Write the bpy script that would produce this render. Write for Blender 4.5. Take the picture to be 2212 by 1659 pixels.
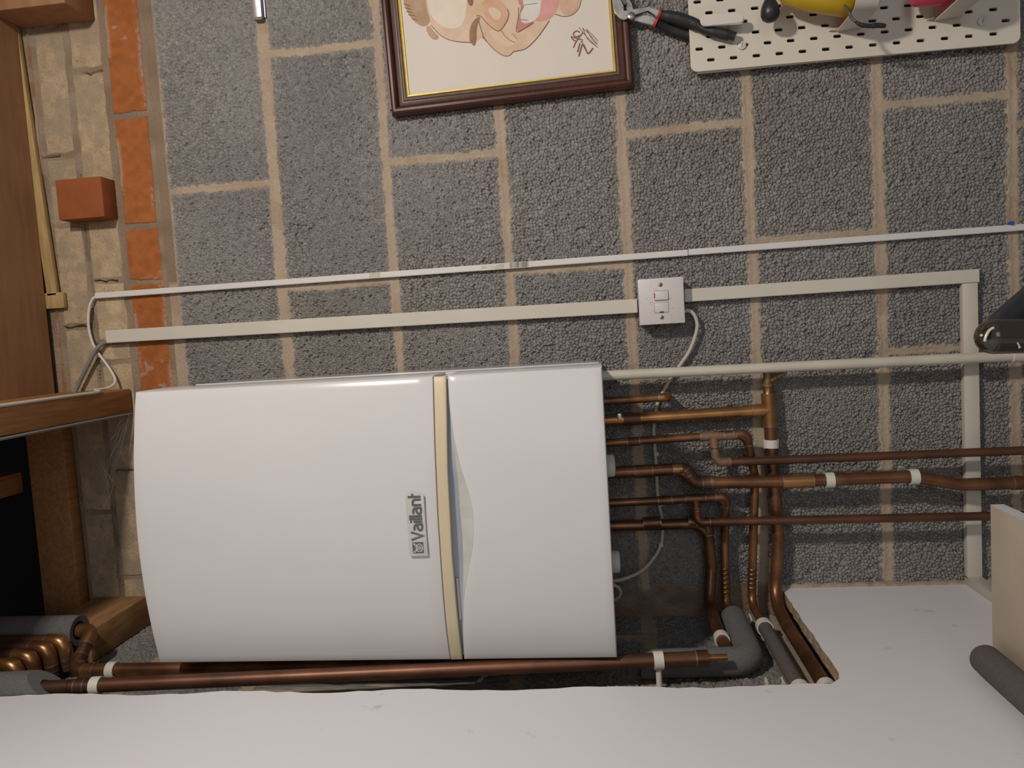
import bpy, bmesh, math, random
import numpy as np
from mathutils import Vector, Matrix
from mathutils.geometry import tessellate_polygon

for o in list(bpy.data.objects):
    bpy.data.objects.remove(o, do_unlink=True)
SC = bpy.context.scene
COL = SC.collection
random.seed(7)
DETAIL = 1.0      # 1 = full relief

# ------------------------------------------------------------------ camera
# the phone was held sideways: the picture's left is the room's up
F_PX = 1648.74
CAM = np.array([0.0, -1.4559, 1.4155])
def _rot(a, b, c):
    rx = np.array([[1, 0, 0], [0, math.cos(a), -math.sin(a)], [0, math.sin(a), math.cos(a)]])
    ry = np.array([[math.cos(b), 0, math.sin(b)], [0, 1, 0], [-math.sin(b), 0, math.cos(b)]])
    rz = np.array([[math.cos(c), -math.sin(c), 0], [math.sin(c), math.cos(c), 0], [0, 0, 1]])
    return rz @ ry @ rx
RC = _rot(0.0739, 0.1144, -0.0527) @ np.array([[0, 0, -1], [-1, 0, 0], [0, 1, 0]], float)
cam_d = bpy.data.cameras.new('camera')
cam = bpy.data.objects.new('camera', cam_d)
COL.objects.link(cam)
cam_d.sensor_width = 36.0
cam_d.lens = 36.0 * F_PX / 2212.0
cam_d.clip_start = 0.02
m3 = np.array([RC[0], -RC[1], -RC[2]]).T
cam.matrix_world = Matrix([list(m3[i]) + [CAM[i]] for i in range(3)] + [[0, 0, 0, 1]])
SC.camera = cam

# ------------------------------------------------------------------ light
SC.view_settings.view_transform = 'Standard'
SC.view_settings.look = 'None'
SC.view_settings.exposure = 0.0
SC.view_settings.gamma = 1.0
SC.view_settings.use_curve_mapping = False
w = bpy.data.worlds.new('world')
SC.world = w
w.use_nodes = True
w.node_tree.nodes['Background'].inputs[0].default_value = (0.82, 0.90, 1.0, 1)
w.node_tree.nodes['Background'].inputs[1].default_value = 0.19
ld = bpy.data.lights.new('ceiling_lamp', 'AREA')
ld.shape = 'DISK'
ld.size = 0.12
ld.energy = 20
ld.color = (1.0, 0.925, 0.845)
lo = bpy.data.objects.new('ceiling_lamp', ld)
COL.objects.link(lo)
lo.location = (0.86, -1.44, 2.17)
lo.rotation_euler = (Vector((-0.62, 0, 0.80)) - Vector(lo.location)).to_track_quat('-Z', 'Y').to_euler()

wd = bpy.data.lights.new('soft_front_fill', 'AREA')  # added soft cool fill behind the camera, lifts the lower parts; no door there
wd.shape = 'RECTANGLE'; wd.size = 2.2; wd.size_y = 1.6
wd.energy = 20
wd.color = (0.90, 0.95, 1.0)
wo = bpy.data.objects.new('soft_front_fill', wd)
COL.objects.link(wo)
wo.location = (1.2, -5.0, 1.1)
wo.rotation_euler = (Vector((-0.1, 0, 1.2)) - Vector(wo.location)).to_track_quat('-Z', 'Y').to_euler()

# ------------------------------------------------------------------ pixel -> place helpers (for measuring the photograph)
def _ray(u, v):
    return RC.T @ np.array([(u - 1106) / F_PX, (v - 829.5) / F_PX, 1.0])
def at(u, v, y):
    d = _ray(u, v); return Vector(CAM + d * (y - CAM[1]) / d[1])
def atx(u, v, x):
    d = _ray(u, v); return Vector(CAM + d * (x - CAM[0]) / d[0])
def atz(u, v, z):
    d = _ray(u, v); return Vector(CAM + d * (z - CAM[2]) / d[2])

# ------------------------------------------------------------------ mesh helpers
class MB:
    """collects shapes, builds ONE mesh object"""
    def __init__(self): self.bm = bmesh.new(); self.mi = 0
    def _faces(self, vs, fs):
        bv = [self.bm.verts.new(v) for v in vs]
        for f in fs:
            try:
                fc = self.bm.faces.new([bv[i] for i in f]); fc.material_index = self.mi
            except ValueError: pass
        return bv
    def box(self, a, b, bevel=0.0, rot=None, seg=2):
        a, b = Vector(a), Vector(b)
        lo_ = Vector([min(a[i], b[i]) for i in range(3)]); hi = Vector([max(a[i], b[i]) for i in range(3)])
        c = (lo_ + hi) / 2
        t = bmesh.new()
        bmesh.ops.create_cube(t, size=1.0)
        for v in t.verts:
            v.co = Vector([v.co[i] * (hi[i] - lo_[i]) for i in range(3)])
        if bevel > 0:
            bmesh.ops.bevel(t, geom=list(t.edges), offset=bevel, segments=seg, affect='EDGES', profile=0.5)
        for v in t.verts:
            if rot is not None: v.co = rot @ v.co
            v.co += c
        self.join(t)
        return self
    def join(self, t):
        t.verts.index_update()
        self._faces([v.co.copy() for v in t.verts], [[v.index for v in f.verts] for f in t.faces])
        t.free()
    def tube(self, pts, r, seg=16, fillet=0.0, cap=True, radii=None):
        P = [Vector(p) for p in pts]
        path = [P[0]]
        for i in range(1, len(P) - 1):
            if fillet <= 0: path.append(P[i]); continue
            a, b, c = P[i - 1], P[i], P[i + 1]
            d1, d2 = (a - b).normalized(), (c - b).normalized()
            ang = d1.angle(d2)
            if ang > math.pi - 0.02: path.append(b); continue
            t = min(fillet / math.tan(ang / 2), (a - b).length * 0.49, (c - b).length * 0.49)
            p1, p2 = b + d1 * t, b + d2 * t
            n = max(3, int((math.pi - ang) / 0.2))
            rad = t * math.tan(ang / 2)
            bis = (d1 + d2).normalized()
            ctr = b + bis * (rad / math.sin(ang / 2))
            v1, v2 = p1 - ctr, p2 - ctr
            for k in range(n + 1):
                path.append(ctr + v1.normalized().slerp(v2.normalized(), k / n) * rad)
        path.append(P[-1])
        rs = None
        if radii is not None:
            rs = [radii[min(int(round(i * (len(radii) - 1) / (len(path) - 1))), len(radii) - 1)] for i in range(len(path))]
        rings = []
        tan = []
        for i in range(len(path)):
            if i == 0: d = path[1] - path[0]
            elif i == len(path) - 1: d = path[-1] - path[-2]
            else: d = (path[i + 1] - path[i]).normalized() + (path[i] - path[i - 1]).normalized()
            tan.append(d.normalized())
        up = Vector((0.31, 0.87, 0.37))
        nrm = (up - tan[0] * up.dot(tan[0])).normalized()
        vs = []
        for i, p in enumerate(path):
            nrm = (nrm - tan[i] * nrm.dot(tan[i])).normalized()
            bn = tan[i].cross(nrm)
            rr = rs[i] if rs else r
            for k in range(seg):
                a = 2 * math.pi * k / seg
                vs.append(p + (nrm * math.cos(a) + bn * math.sin(a)) * rr)
        n = len(path)
        fs = [[i * seg + k, i * seg + (k + 1) % seg, (i + 1) * seg + (k + 1) % seg, (i + 1) * seg + k] for i in range(n - 1) for k in range(seg)]
        if cap:
            fs.append(list(range(seg))[::-1]); fs.append([(n - 1) * seg + k for k in range(seg)])
        self._faces(vs, fs)
        return self
    def lathe(self, prof, org, axis, seg=24, cap=True):
        """prof: (radius, distance along axis)"""
        axis = Vector(axis).normalized(); org = Vector(org)
        e1 = axis.orthogonal().normalized(); e2 = axis.cross(e1)
        vs = []
        for r, d in prof:
            for k in range(seg):
                a = 2 * math.pi * k / seg
                vs.append(org + axis * d + (e1 * math.cos(a) + e2 * math.sin(a)) * max(r, 1e-5))
        n = len(prof)
        fs = [[i * seg + k, i * seg + (k + 1) % seg, (i + 1) * seg + (k + 1) % seg, (i + 1) * seg + k] for i in range(n - 1) for k in range(seg)]
        if cap:
            fs.append(list(range(seg))[::-1]); fs.append([(n - 1) * seg + k for k in range(seg)])
        self._faces(vs, fs)
        return self
    def prism(self, poly, ext):
        """poly: 3D points of one planar face; ext: extrusion vector"""
        ext = Vector(ext); P = [Vector(p) for p in poly]; n = len(P)
        self._faces(P + [p + ext for p in P], [list(range(n)), list(range(n, 2 * n))[::-1]] + [[i, n + i, n + (i + 1) % n, (i + 1) % n] for i in range(n)])
        return self
    def grid(self, rows):
        nr, nc = len(rows), len(rows[0])
        self._faces([p for r in rows for p in r], [[i * nc + j, i * nc + j + 1, (i + 1) * nc + j + 1, (i + 1) * nc + j] for i in range(nr - 1) for j in range(nc - 1)])
        return self
    def build(self, name, mats, parent=None, smooth=True, angle=40, fix=True):
        if fix: bmesh.ops.recalc_face_normals(self.bm, faces=self.bm.faces)
        me = bpy.data.meshes.new(name)
        self.bm.to_mesh(me); self.bm.free()
        o = bpy.data.objects.new(name, me)
        for m in (mats if isinstance(mats, (list, tuple)) else [mats]): me.materials.append(m)
        if smooth:
            me.polygons.foreach_set('use_smooth', [True] * len(me.polygons))
            me.set_sharp_from_angle(angle=math.radians(angle))
        COL.objects.link(o)
        put(o, parent)
        return o
STROKES = [0]
def stroke(mb, pts, wdt, place):
    """flat mitred ribbon along 2D points; every ribbon lies a hair above the one before"""
    STROKES[0] = (STROKES[0] + 1) % 40
    k_ = STROKES[0]; P = [Vector((a, b)) for a, b in pts]; n = len(P); rows = []
    e0 = (P[1] - P[0]).normalized() * wdt * 0.25; e1 = (P[-1] - P[-2]).normalized() * wdt * 0.25
    P[0] = P[0] - e0; P[-1] = P[-1] + e1
    for i in range(n):
        d1 = (P[i] - P[i - 1]).normalized() if i else (P[1] - P[0]).normalized()
        d2 = (P[i + 1] - P[i]).normalized() if i < n - 1 else d1
        n1, n2 = Vector((-d1.y, d1.x)), Vector((-d2.y, d2.x)); m = n1 + n2
        m = n1 if m.length < 0.5 else m.normalized() / max(0.5, m.normalized().dot(n1))
        rows.append([place(*(P[i] + m * wdt / 2), k_), place(*(P[i] - m * wdt / 2), k_)])
    mb.grid(rows)
def chaikin(pts, it=2):
    for _ in range(it):
        pts = [q for a, b in zip(pts, pts[1:] + pts[:1]) for q in ((a[0] * .75 + b[0] * .25, a[1] * .75 + b[1] * .25), (a[0] * .25 + b[0] * .75, a[1] * .25 + b[1] * .75))]
    return pts
def world_loc(o):
    p = Vector((0, 0, 0))
    while o is not None: p += o.location; o = o.parent
    return p
def put(o, parent):
    if parent is not None:
        o.parent = parent
        o.matrix_parent_inverse = Matrix.Translation(-BASE[parent.name])
    BASE[o.name] = BASE.get(o.name, Vector((0, 0, 0)))
BASE = {}
def tag(o, label, cat, group=None, kind=None):
    o['label'] = label; o['category'] = cat
    if group: o['group'] = group
    if kind: o['kind'] = kind
    return o
def struct(o):
    o['kind'] = 'structure'; return o
def thing(name, loc, label, cat, group=None):
    o = bpy.data.objects.new(name, None)
    COL.objects.link(o)
    o.location = loc; o.empty_display_size = 0.02
    BASE[o.name] = Vector(loc)
    return tag(o, label, cat, group)

# ------------------------------------------------------------------ materials
def mat(name, col, rough=0.5, metal=0.0, var=0.0, scale=40.0, bump=0.0, bscale=200.0, col2=None, detail=4.0, spec=None, coat=0.0, stretch=None, lo_=0.35, hi=0.65, trans=0.0):
    m = bpy.data.materials.new(name); m.use_nodes = True
    nt = m.node_tree; N = nt.nodes; L = nt.links
    b = N['Principled BSDF']
    b.inputs['Base Color'].default_value = (*col, 1); b.inputs['Roughness'].default_value = rough
    b.inputs['Metallic'].default_value = metal
    if spec is not None: b.inputs['Specular IOR Level'].default_value = spec
    if coat: b.inputs['Coat Weight'].default_value = coat
    if trans: b.inputs['Transmission Weight'].default_value = trans
    tc = N.new('ShaderNodeTexCoord'); src = tc.outputs['Object']
    if stretch:
        mp = N.new('ShaderNodeMapping'); mp.inputs['Scale'].default_value = stretch
        L.new(src, mp.inputs['Vector']); src = mp.outputs['Vector']
    if col2 is not None or var:
        if col2 is None: col2 = tuple(c * (1 - var) for c in col)
        nz = N.new('ShaderNodeTexNoise'); nz.inputs['Scale'].default_value = scale; nz.inputs['Detail'].default_value = detail
        L.new(src, nz.inputs['Vector'])
        cr = N.new('ShaderNodeValToRGB')
        cr.color_ramp.elements[0].position = lo_; cr.color_ramp.elements[0].color = (*col, 1)
        cr.color_ramp.elements[1].position = hi; cr.color_ramp.elements[1].color = (*col2, 1)
        L.new(nz.outputs['Fac'], cr.inputs['Fac']); L.new(cr.outputs['Color'], b.inputs['Base Color'])
    if bump:
        n2 = N.new('ShaderNodeTexNoise'); n2.inputs['Scale'].default_value = bscale; n2.inputs['Detail'].default_value = 3
        L.new(src, n2.inputs['Vector'])
        bp = N.new('ShaderNodeBump'); bp.inputs['Strength'].default_value = bump; bp.inputs['Distance'].default_value = 0.002
        L.new(n2.outputs['Fac'], bp.inputs['Height']); L.new(bp.outputs['Normal'], b.inputs['Normal'])
    return m
def attr_mat(name, rough=0.92):
    m = bpy.data.materials.new(name); m.use_nodes = True
    nt = m.node_tree; N = nt.nodes; L = nt.links; b = N['Principled BSDF']
    a = N.new('ShaderNodeAttribute'); a.attribute_name = 'albedo'
    tc = N.new('ShaderNodeTexCoord')
    nz = N.new('ShaderNodeTexNoise'); nz.inputs['Scale'].default_value = 420; nz.inputs['Detail'].default_value = 3
    L.new(tc.outputs['Object'], nz.inputs['Vector'])
    mr = N.new('ShaderNodeMapRange'); mr.inputs['To Min'].default_value = 0.80; mr.inputs['To Max'].default_value = 1.20
    L.new(nz.outputs['Fac'], mr.inputs['Value'])
    mx = N.new('ShaderNodeVectorMath'); mx.operation = 'SCALE'
    L.new(a.outputs['Color'], mx.inputs[0]); L.new(mr.outputs['Result'], mx.inputs['Scale'])
    L.new(mx.outputs['Vector'], b.inputs['Base Color'])
    b.inputs['Roughness'].default_value = rough; b.inputs['Specular IOR Level'].default_value = 0.15
    bp = N.new('ShaderNodeBump'); bp.inputs['Strength'].default_value = 0.35; bp.inputs['Distance'].default_value = 0.001
    L.new(nz.outputs['Fac'], bp.inputs['Height']); L.new(bp.outputs['Normal'], b.inputs['Normal'])
    return m
M = {}
M['masonry'] = attr_mat('masonry')
M['lining'] = mat('white_painted_board', (0.72, 0.71, 0.73), 0.6, col2=(0.40, 0.39, 0.38), scale=26, detail=8, lo_=0.70, hi=0.84, bump=0.10, bscale=90)
M['lining_edge'] = mat('crumbly_cut_edge', (0.30, 0.20, 0.11), 0.95, col2=(0.50, 0.40, 0.27), scale=160, bump=0.8, bscale=260)
M['white_enamel'] = mat('white_enamel', (0.60, 0.587, 0.582), 0.20, spec=0.18, var=0.025, scale=5)
M['side_enamel'] = mat('white_enamel_side', (0.60, 0.60, 0.60), 0.16)
M['cream'] = mat('cream_plastic', (0.58, 0.49, 0.33), 0.45, var=0.05, scale=30)
M['grey_plastic'] = mat('grey_plastic', (0.36, 0.385, 0.43), 0.5)
M['silver'] = mat('silver_badge', (0.56, 0.55, 0.52), 0.35, metal=0.15, var=0.03, scale=50)
M['badge_grey'] = mat('badge_dark_grey', (0.105, 0.10, 0.092), 0.5)
M['upvc'] = mat('white_trunking', (0.60, 0.555, 0.47), 0.45, var=0.05, scale=14)
M['upvc_bright'] = mat('bright_white_trunking', (0.66, 0.63, 0.60), 0.4, var=0.03, scale=14)
M['upvc_pipe'] = mat('off_white_pipe', (0.60, 0.555, 0.46), 0.4, var=0.10, scale=22)
M['faceplate'] = mat('white_faceplate', (0.62, 0.58, 0.56), 0.4)
M['faceplate_line'] = mat('dark_gap', (0.05, 0.045, 0.04), 0.8)
M['red'] = mat('red_mark', (0.42, 0.03, 0.03), 0.5)
M['screw'] = mat('screw_steel', (0.25, 0.23, 0.20), 0.45, metal=0.7, var=0.3, scale=300)
M['cable_white'] = mat('white_cable', (0.52, 0.46, 0.37), 0.5)
M['cable_pale'] = mat('pale_cable', (0.62, 0.58, 0.52), 0.5)
M['cable_grey'] = mat('grey_cable', (0.20, 0.19, 0.18), 0.6)
M['clip'] = mat('white_clip', (0.66, 0.63, 0.55), 0.42, var=0.05, scale=50)
M['copper'] = mat('tarnished_copper', (0.12, 0.056, 0.030), 0.38, metal=0.75, col2=(0.28, 0.128, 0.06), scale=18, detail=6, bump=0.04, bscale=300)
M['copper_bright'] = mat('bright_copper', (0.44, 0.22, 0.085), 0.33, metal=0.8, col2=(0.22, 0.10, 0.042), scale=20, detail=6)
M['copper_dull'] = mat('dull_dusty_copper', (0.19, 0.105, 0.065), 0.6, metal=0.4, col2=(0.28, 0.16, 0.09), scale=30, detail=6, bump=0.1, bscale=300)
M['copper_dark'] = mat('dark_copper', (0.10, 0.046, 0.029), 0.44, metal=0.65, col2=(0.18, 0.078, 0.044), scale=14, detail=5)
M['solder'] = mat('solder', (0.34, 0.30, 0.27), 0.45, metal=0.8, var=0.4, scale=200)
M['brass'] = mat('brass', (0.33, 0.22, 0.10), 0.5, metal=0.75, var=0.3, scale=60)
M['foam'] = mat('grey_foam', (0.135, 0.13, 0.127), 0.95, var=0.2, scale=300, bump=0.25, bscale=600)
M['foam_in'] = mat('grey_foam_cut', (0.12, 0.118, 0.115), 0.95, bump=0.5, bscale=420)
M['foam_dark'] = mat('dark_foam', (0.105, 0.095, 0.085), 0.9, var=0.15, scale=200, bump=0.2, bscale=500)
M['timber'] = mat('orange_timber', (0.46, 0.22, 0.08), 0.7, col2=(0.34, 0.15, 0.054), scale=10, stretch=(14, 1.2, 14), detail=5, bump=0.1, bscale=30)
M['timber_dark'] = mat('brown_timber', (0.33, 0.168, 0.078), 0.75, col2=(0.27, 0.13, 0.06), scale=6, stretch=(1.5, 8, 8), detail=5)
M['timber_pale'] = mat('pale_timber', (0.44, 0.30, 0.12), 0.7, col2=(0.33, 0.21, 0.08), scale=8, stretch=(2, 14, 14), detail=5)
M['void'] = mat('roof_painted_shade', (0.02, 0.016, 0.013), 0.95, var=0.3, scale=5)  # near-black colour stands in for the shade of the roof space
M['brick_loose'] = mat('orange_brick', (0.285, 0.080, 0.019), 0.9, col2=(0.245, 0.066, 0.016), scale=24, bump=0.3, bscale=300)
M['mahogany'] = mat('mahogany_frame', (0.075, 0.021, 0.011), 0.36, col2=(0.045, 0.013, 0.008), scale=12, stretch=(3, 3, 30), detail=5, spec=0.3)
M['frame_inner'] = mat('frame_inner_brown', (0.12, 0.06, 0.032), 0.5, var=0.3, scale=60)
M['gold'] = mat('gold_slip', (0.62, 0.42, 0.10), 0.3, metal=0.9, var=0.15, scale=90)
M['paper'] = mat('drawing_paper', (0.66, 0.595, 0.515), 0.75, var=0.03, scale=12)
M['peg'] = mat('white_pegboard', (0.64, 0.585, 0.49), 0.5, var=0.02, scale=8)
M['peg_part'] = mat('white_peg_plastic', (0.62, 0.57, 0.50), 0.4)
M['black'] = mat('black_rubber', (0.018, 0.017, 0.018), 0.4)
M['black_grip'] = mat('black_grip', (0.016, 0.015, 0.016), 0.55, bump=0.1, bscale=200)
M['steel'] = mat('plier_steel', (0.42, 0.38, 0.33), 0.32, metal=0.9, var=0.35, scale=60)
M['yellow'] = mat('yellow_plastic', (0.52, 0.33, 0.015), 0.35)
M['pink'] = mat('pink_liner', (0.55, 0.33, 0.28), 0.5)
M['red_pink'] = mat('red_plastic', (0.50, 0.045, 0.09), 0.35)
M['blue'] = mat('blue_plug', (0.03, 0.08, 0.40), 0.5)
M['alu'] = mat('bright_metal', (0.62, 0.60, 0.60), 0.3, metal=0.8, var=0.3, scale=50)
M['shelf'] = mat('cream_painted_shelf', (0.55, 0.47, 0.37), 0.6, col2=(0.50, 0.42, 0.33), scale=9, bump=0.05, bscale=200)
M['shelf_edge'] = mat('white_shelf_edge', (0.62, 0.62, 0.63), 0.6)
M['olive_tube'] = mat('olive_black_paint', (0.030, 0.024, 0.014), 0.16, coat=0.6)
M['blue_tube'] = mat('blue_black_paint', (0.022, 0.025, 0.032), 0.35)
M['scuff'] = mat('bare_scuff', (0.62, 0.60, 0.52), 0.35)
M['ink'] = mat('print_ink', (0.10, 0.095, 0.09), 0.7)
M['label'] = mat('paper_label', (0.62, 0.57, 0.50), 0.6)
M['floor'] = mat('concrete_floor', (0.36, 0.34, 0.32), 0.9, var=0.2, scale=4)
M['dirt'] = mat('grime_mark', (0.22, 0.20, 0.18), 0.9)
M['web'] = mat('cobweb', (0.32, 0.30, 0.28), 0.9)

# ------------------------------------------------------------------ masonry (true relief)
rng = np.random.default_rng(11)
def vnoise(x, z, cell, seed):
    """smooth value noise on arrays"""
    g = np.random.default_rng(seed).random((256, 256))
    fx, fz = x / cell, z / cell
    ix, iz = np.floor(fx).astype(int), np.floor(fz).astype(int)
    tx, tz = fx - ix, fz - iz
    tx = tx * tx * (3 - 2 * tx); tz = tz * tz * (3 - 2 * tz)
    a = g[ix % 256, iz % 256]; b = g[(ix + 1) % 256, iz % 256]; c = g[ix % 256, (iz + 1) % 256]; d = g[(ix + 1) % 256, (iz + 1) % 256]
    return (a * (1 - tx) + b * tx) * (1 - tz) + (c * (1 - tx) + d * tx) * tz
def pebbles(x, z, cell, seed, hgt):
    """height of a bed of packed rounded pebbles (cells of jittered points) and a per-pebble random number"""
    r = np.random.default_rng(seed); n = 512
    jx, jz, jt, jh = (r.random((n, n), dtype=np.float32) for _ in range(4))
    ix, iz = np.floor(x / cell).astype(np.int32), np.floor(z / cell).astype(np.int32)
    fx, fz = (x / cell - ix).astype(np.float32), (z / cell - iz).astype(np.float32)
    f1 = np.full(x.shape, 9.0, np.float32); f2 = f1.copy(); tone = np.zeros(x.shape, np.float32); hh = tone.copy()
    for dx in (-1, 0, 1):
        for dz in (-1, 0, 1):
            a, b = (ix + dx) % n, (iz + dz) % n
            d = np.hypot(fx - dx - jx[a, b], fz - dz - jz[a, b]) - 0.22 * (jt[a, b] - 0.5)
            k = d < f1
            f2 = np.where(k, f1, np.minimum(f2, d)); f1 = np.where(k, d, f1)
            tone = np.where(k, jt[a, b], tone); hh = np.where(k, jh[a, b], hh)
    gap = smoothstep(0.04, 0.22, f2 - f1)
    e = np.clip((f2 - f1) / 0.6, 0, 1)
    dome = np.sqrt(np.clip(1 - (1 - e) ** 2, 0, 1))
    pit = np.where(hh < 0.09, -0.0030, 0.0) - 0.0027 * (1 - gap)
    h = hgt * (dome - 1.0) + (hh - 0.5) * 0.0020 + pit + 0.0006
    return h, (tone * 7.31 + hh * 3.77) % 1.0
def smoothstep(a, b, x):
    t = np.clip((x - a) / (b - a), 0, 1); return t * t * (3 - 2 * t)
def blockwork(X, Z, joints, perps, dark=1.0):
    """relief (towards the room) and albedo of pebbly concrete blocks with sandy mortar"""
    h1, t1 = pebbles(X + (vnoise(X, Z, 0.004, 22) - 0.5) * 0.0016, Z + (vnoise(X, Z, 0.004, 23) - 0.5) * 0.0016, 0.0062, 3, 0.0032)
    h2, t2 = pebbles(X + 3.1, Z + 1.7, 0.0043, 5, 0.0024)
    coarse = smoothstep(0.40, 0.60, vnoise(X + 9, Z + 4, 0.14, 21) * 0.75 + 0.35 * smoothstep(1.9, 1.1, Z)) 
    pick = (coarse + 0.45 * (vnoise(X, Z, 0.012, 24) - 0.5)) > 0.5
    peb = np.where(pick, h1, h2) + (vnoise(X, Z, 0.0016, 25) - 0.5) * 0.0006
    tone = np.where(pick, t1, t2)
    jag = (vnoise(X, Z, 0.006, 31) - 0.5) * 0.005 + (vnoise(X, Z, 0.02, 32) - 0.5) * 0.003
    dist = np.full(X.shape, 1.0)
    for z0, w0, s in joints:
        dist = np.minimum(dist, np.abs(Z - z0 - (vnoise(X, X * 0 + s, 0.18, 40) - 0.5) * 0.003) - w0 / 2 - (vnoise(X + s, X * 0 + 7, 0.09, 41) - 0.5) * 0.003)
    for x0, za, zb, w0, tilt in perps:
        inside = (Z > za) & (Z < zb)
        d = np.abs(X - x0 - (Z - (za + zb) / 2) * tilt - (vnoise(Z, Z * 0 + x0, 0.12, 43) - 0.5) * 0.004) - w0 / 2
        dist = np.where(inside, np.minimum(dist, d), dist)
    dj = dist + jag
    lvl = np.where(dj < 0, -0.0003 - 0.0009 * smoothstep(-0.002, -0.008, dj), -0.0003 - np.clip(dj, 0, 1) * 0.75)
    lvl = lvl + (vnoise(X, Z, 0.004, 44) - 0.5) * 0.0005
    peb = peb - 0.012 * smoothstep(0.0012, -0.0006, dj)
    m = smoothstep(-0.0003, 0.0004, lvl - peb)
    h = np.maximum(peb, lvl)
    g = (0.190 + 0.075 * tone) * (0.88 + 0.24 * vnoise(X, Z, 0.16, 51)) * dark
    spk = (vnoise(X, Z, 0.0022, 52) > 0.93) * 0.05
    warm = vnoise(X + 5, Z, 0.25, 53)
    alb = np.stack([g * (1.03 + 0.05 * warm) + spk, g * 0.985 + spk, g * (0.95 - 0.07 * warm) + spk * 0.9], -1)
    mo = (0.92 + 0.16 * vnoise(X, Z, 0.03, 54)) * (0.95 + 0.10 * vnoise(X, Z, 0.004, 55))
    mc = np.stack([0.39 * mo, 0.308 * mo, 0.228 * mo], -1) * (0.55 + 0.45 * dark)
    stain = smoothstep(0.72, 0.82, vnoise(X + 2, Z + 8, 0.05, 56)) * 0.25
    mc = mc * (1 - stain)[..., None] + np.array([0.26, 0.15, 0.075]) * stain[..., None]
    alb = alb * (1 - m)[..., None] + mc * m[..., None]
    return h, alb
def sheet(name, A, Bz, h, alb, mapper, material):
    """A: nx coords, Bz: nz coords, h/alb arrays (nx,nz); mapper(a,b,h)->xyz arrays"""
    nx, nz = h.shape
    AA, BB = np.meshgrid(A, Bz, indexing='ij')
    co = np.stack(mapper(AA, BB, h), -1).reshape(-1, 3).astype(np.float32)
    idx = np.arange(nx * nz).reshape(nx, nz)
    q = np.stack([idx[:-1, :-1], idx[1:, :-1], idx[1:, 1:], idx[:-1, 1:]], -1).reshape(-1, 4).astype(np.int32)
    me = bpy.data.meshes.new(name)
    me.vertices.add(len(co)); me.vertices.foreach_set('co', co.ravel())
    me.loops.add(q.size); me.loops.foreach_set('vertex_index', q.ravel())
    me.polygons.add(len(q)); me.polygons.foreach_set('loop_start', np.arange(0, q.size, 4, dtype=np.int32))
    me.polygons.foreach_set('use_smooth', np.ones(len(q), dtype=bool))
    me.update(calc_edges=True)
    at_ = me.attributes.new('albedo', 'FLOAT_COLOR', 'POINT')
    c4 = np.concatenate([alb.reshape(-1, 3), np.ones((nx * nz, 1))], 1).astype(np.float32)
    at_.data.foreach_set('color', c4.ravel())
    me.materials.append(material)
    o = bpy.data.objects.new(name, me); COL.objects.link(o)
    return o

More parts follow.
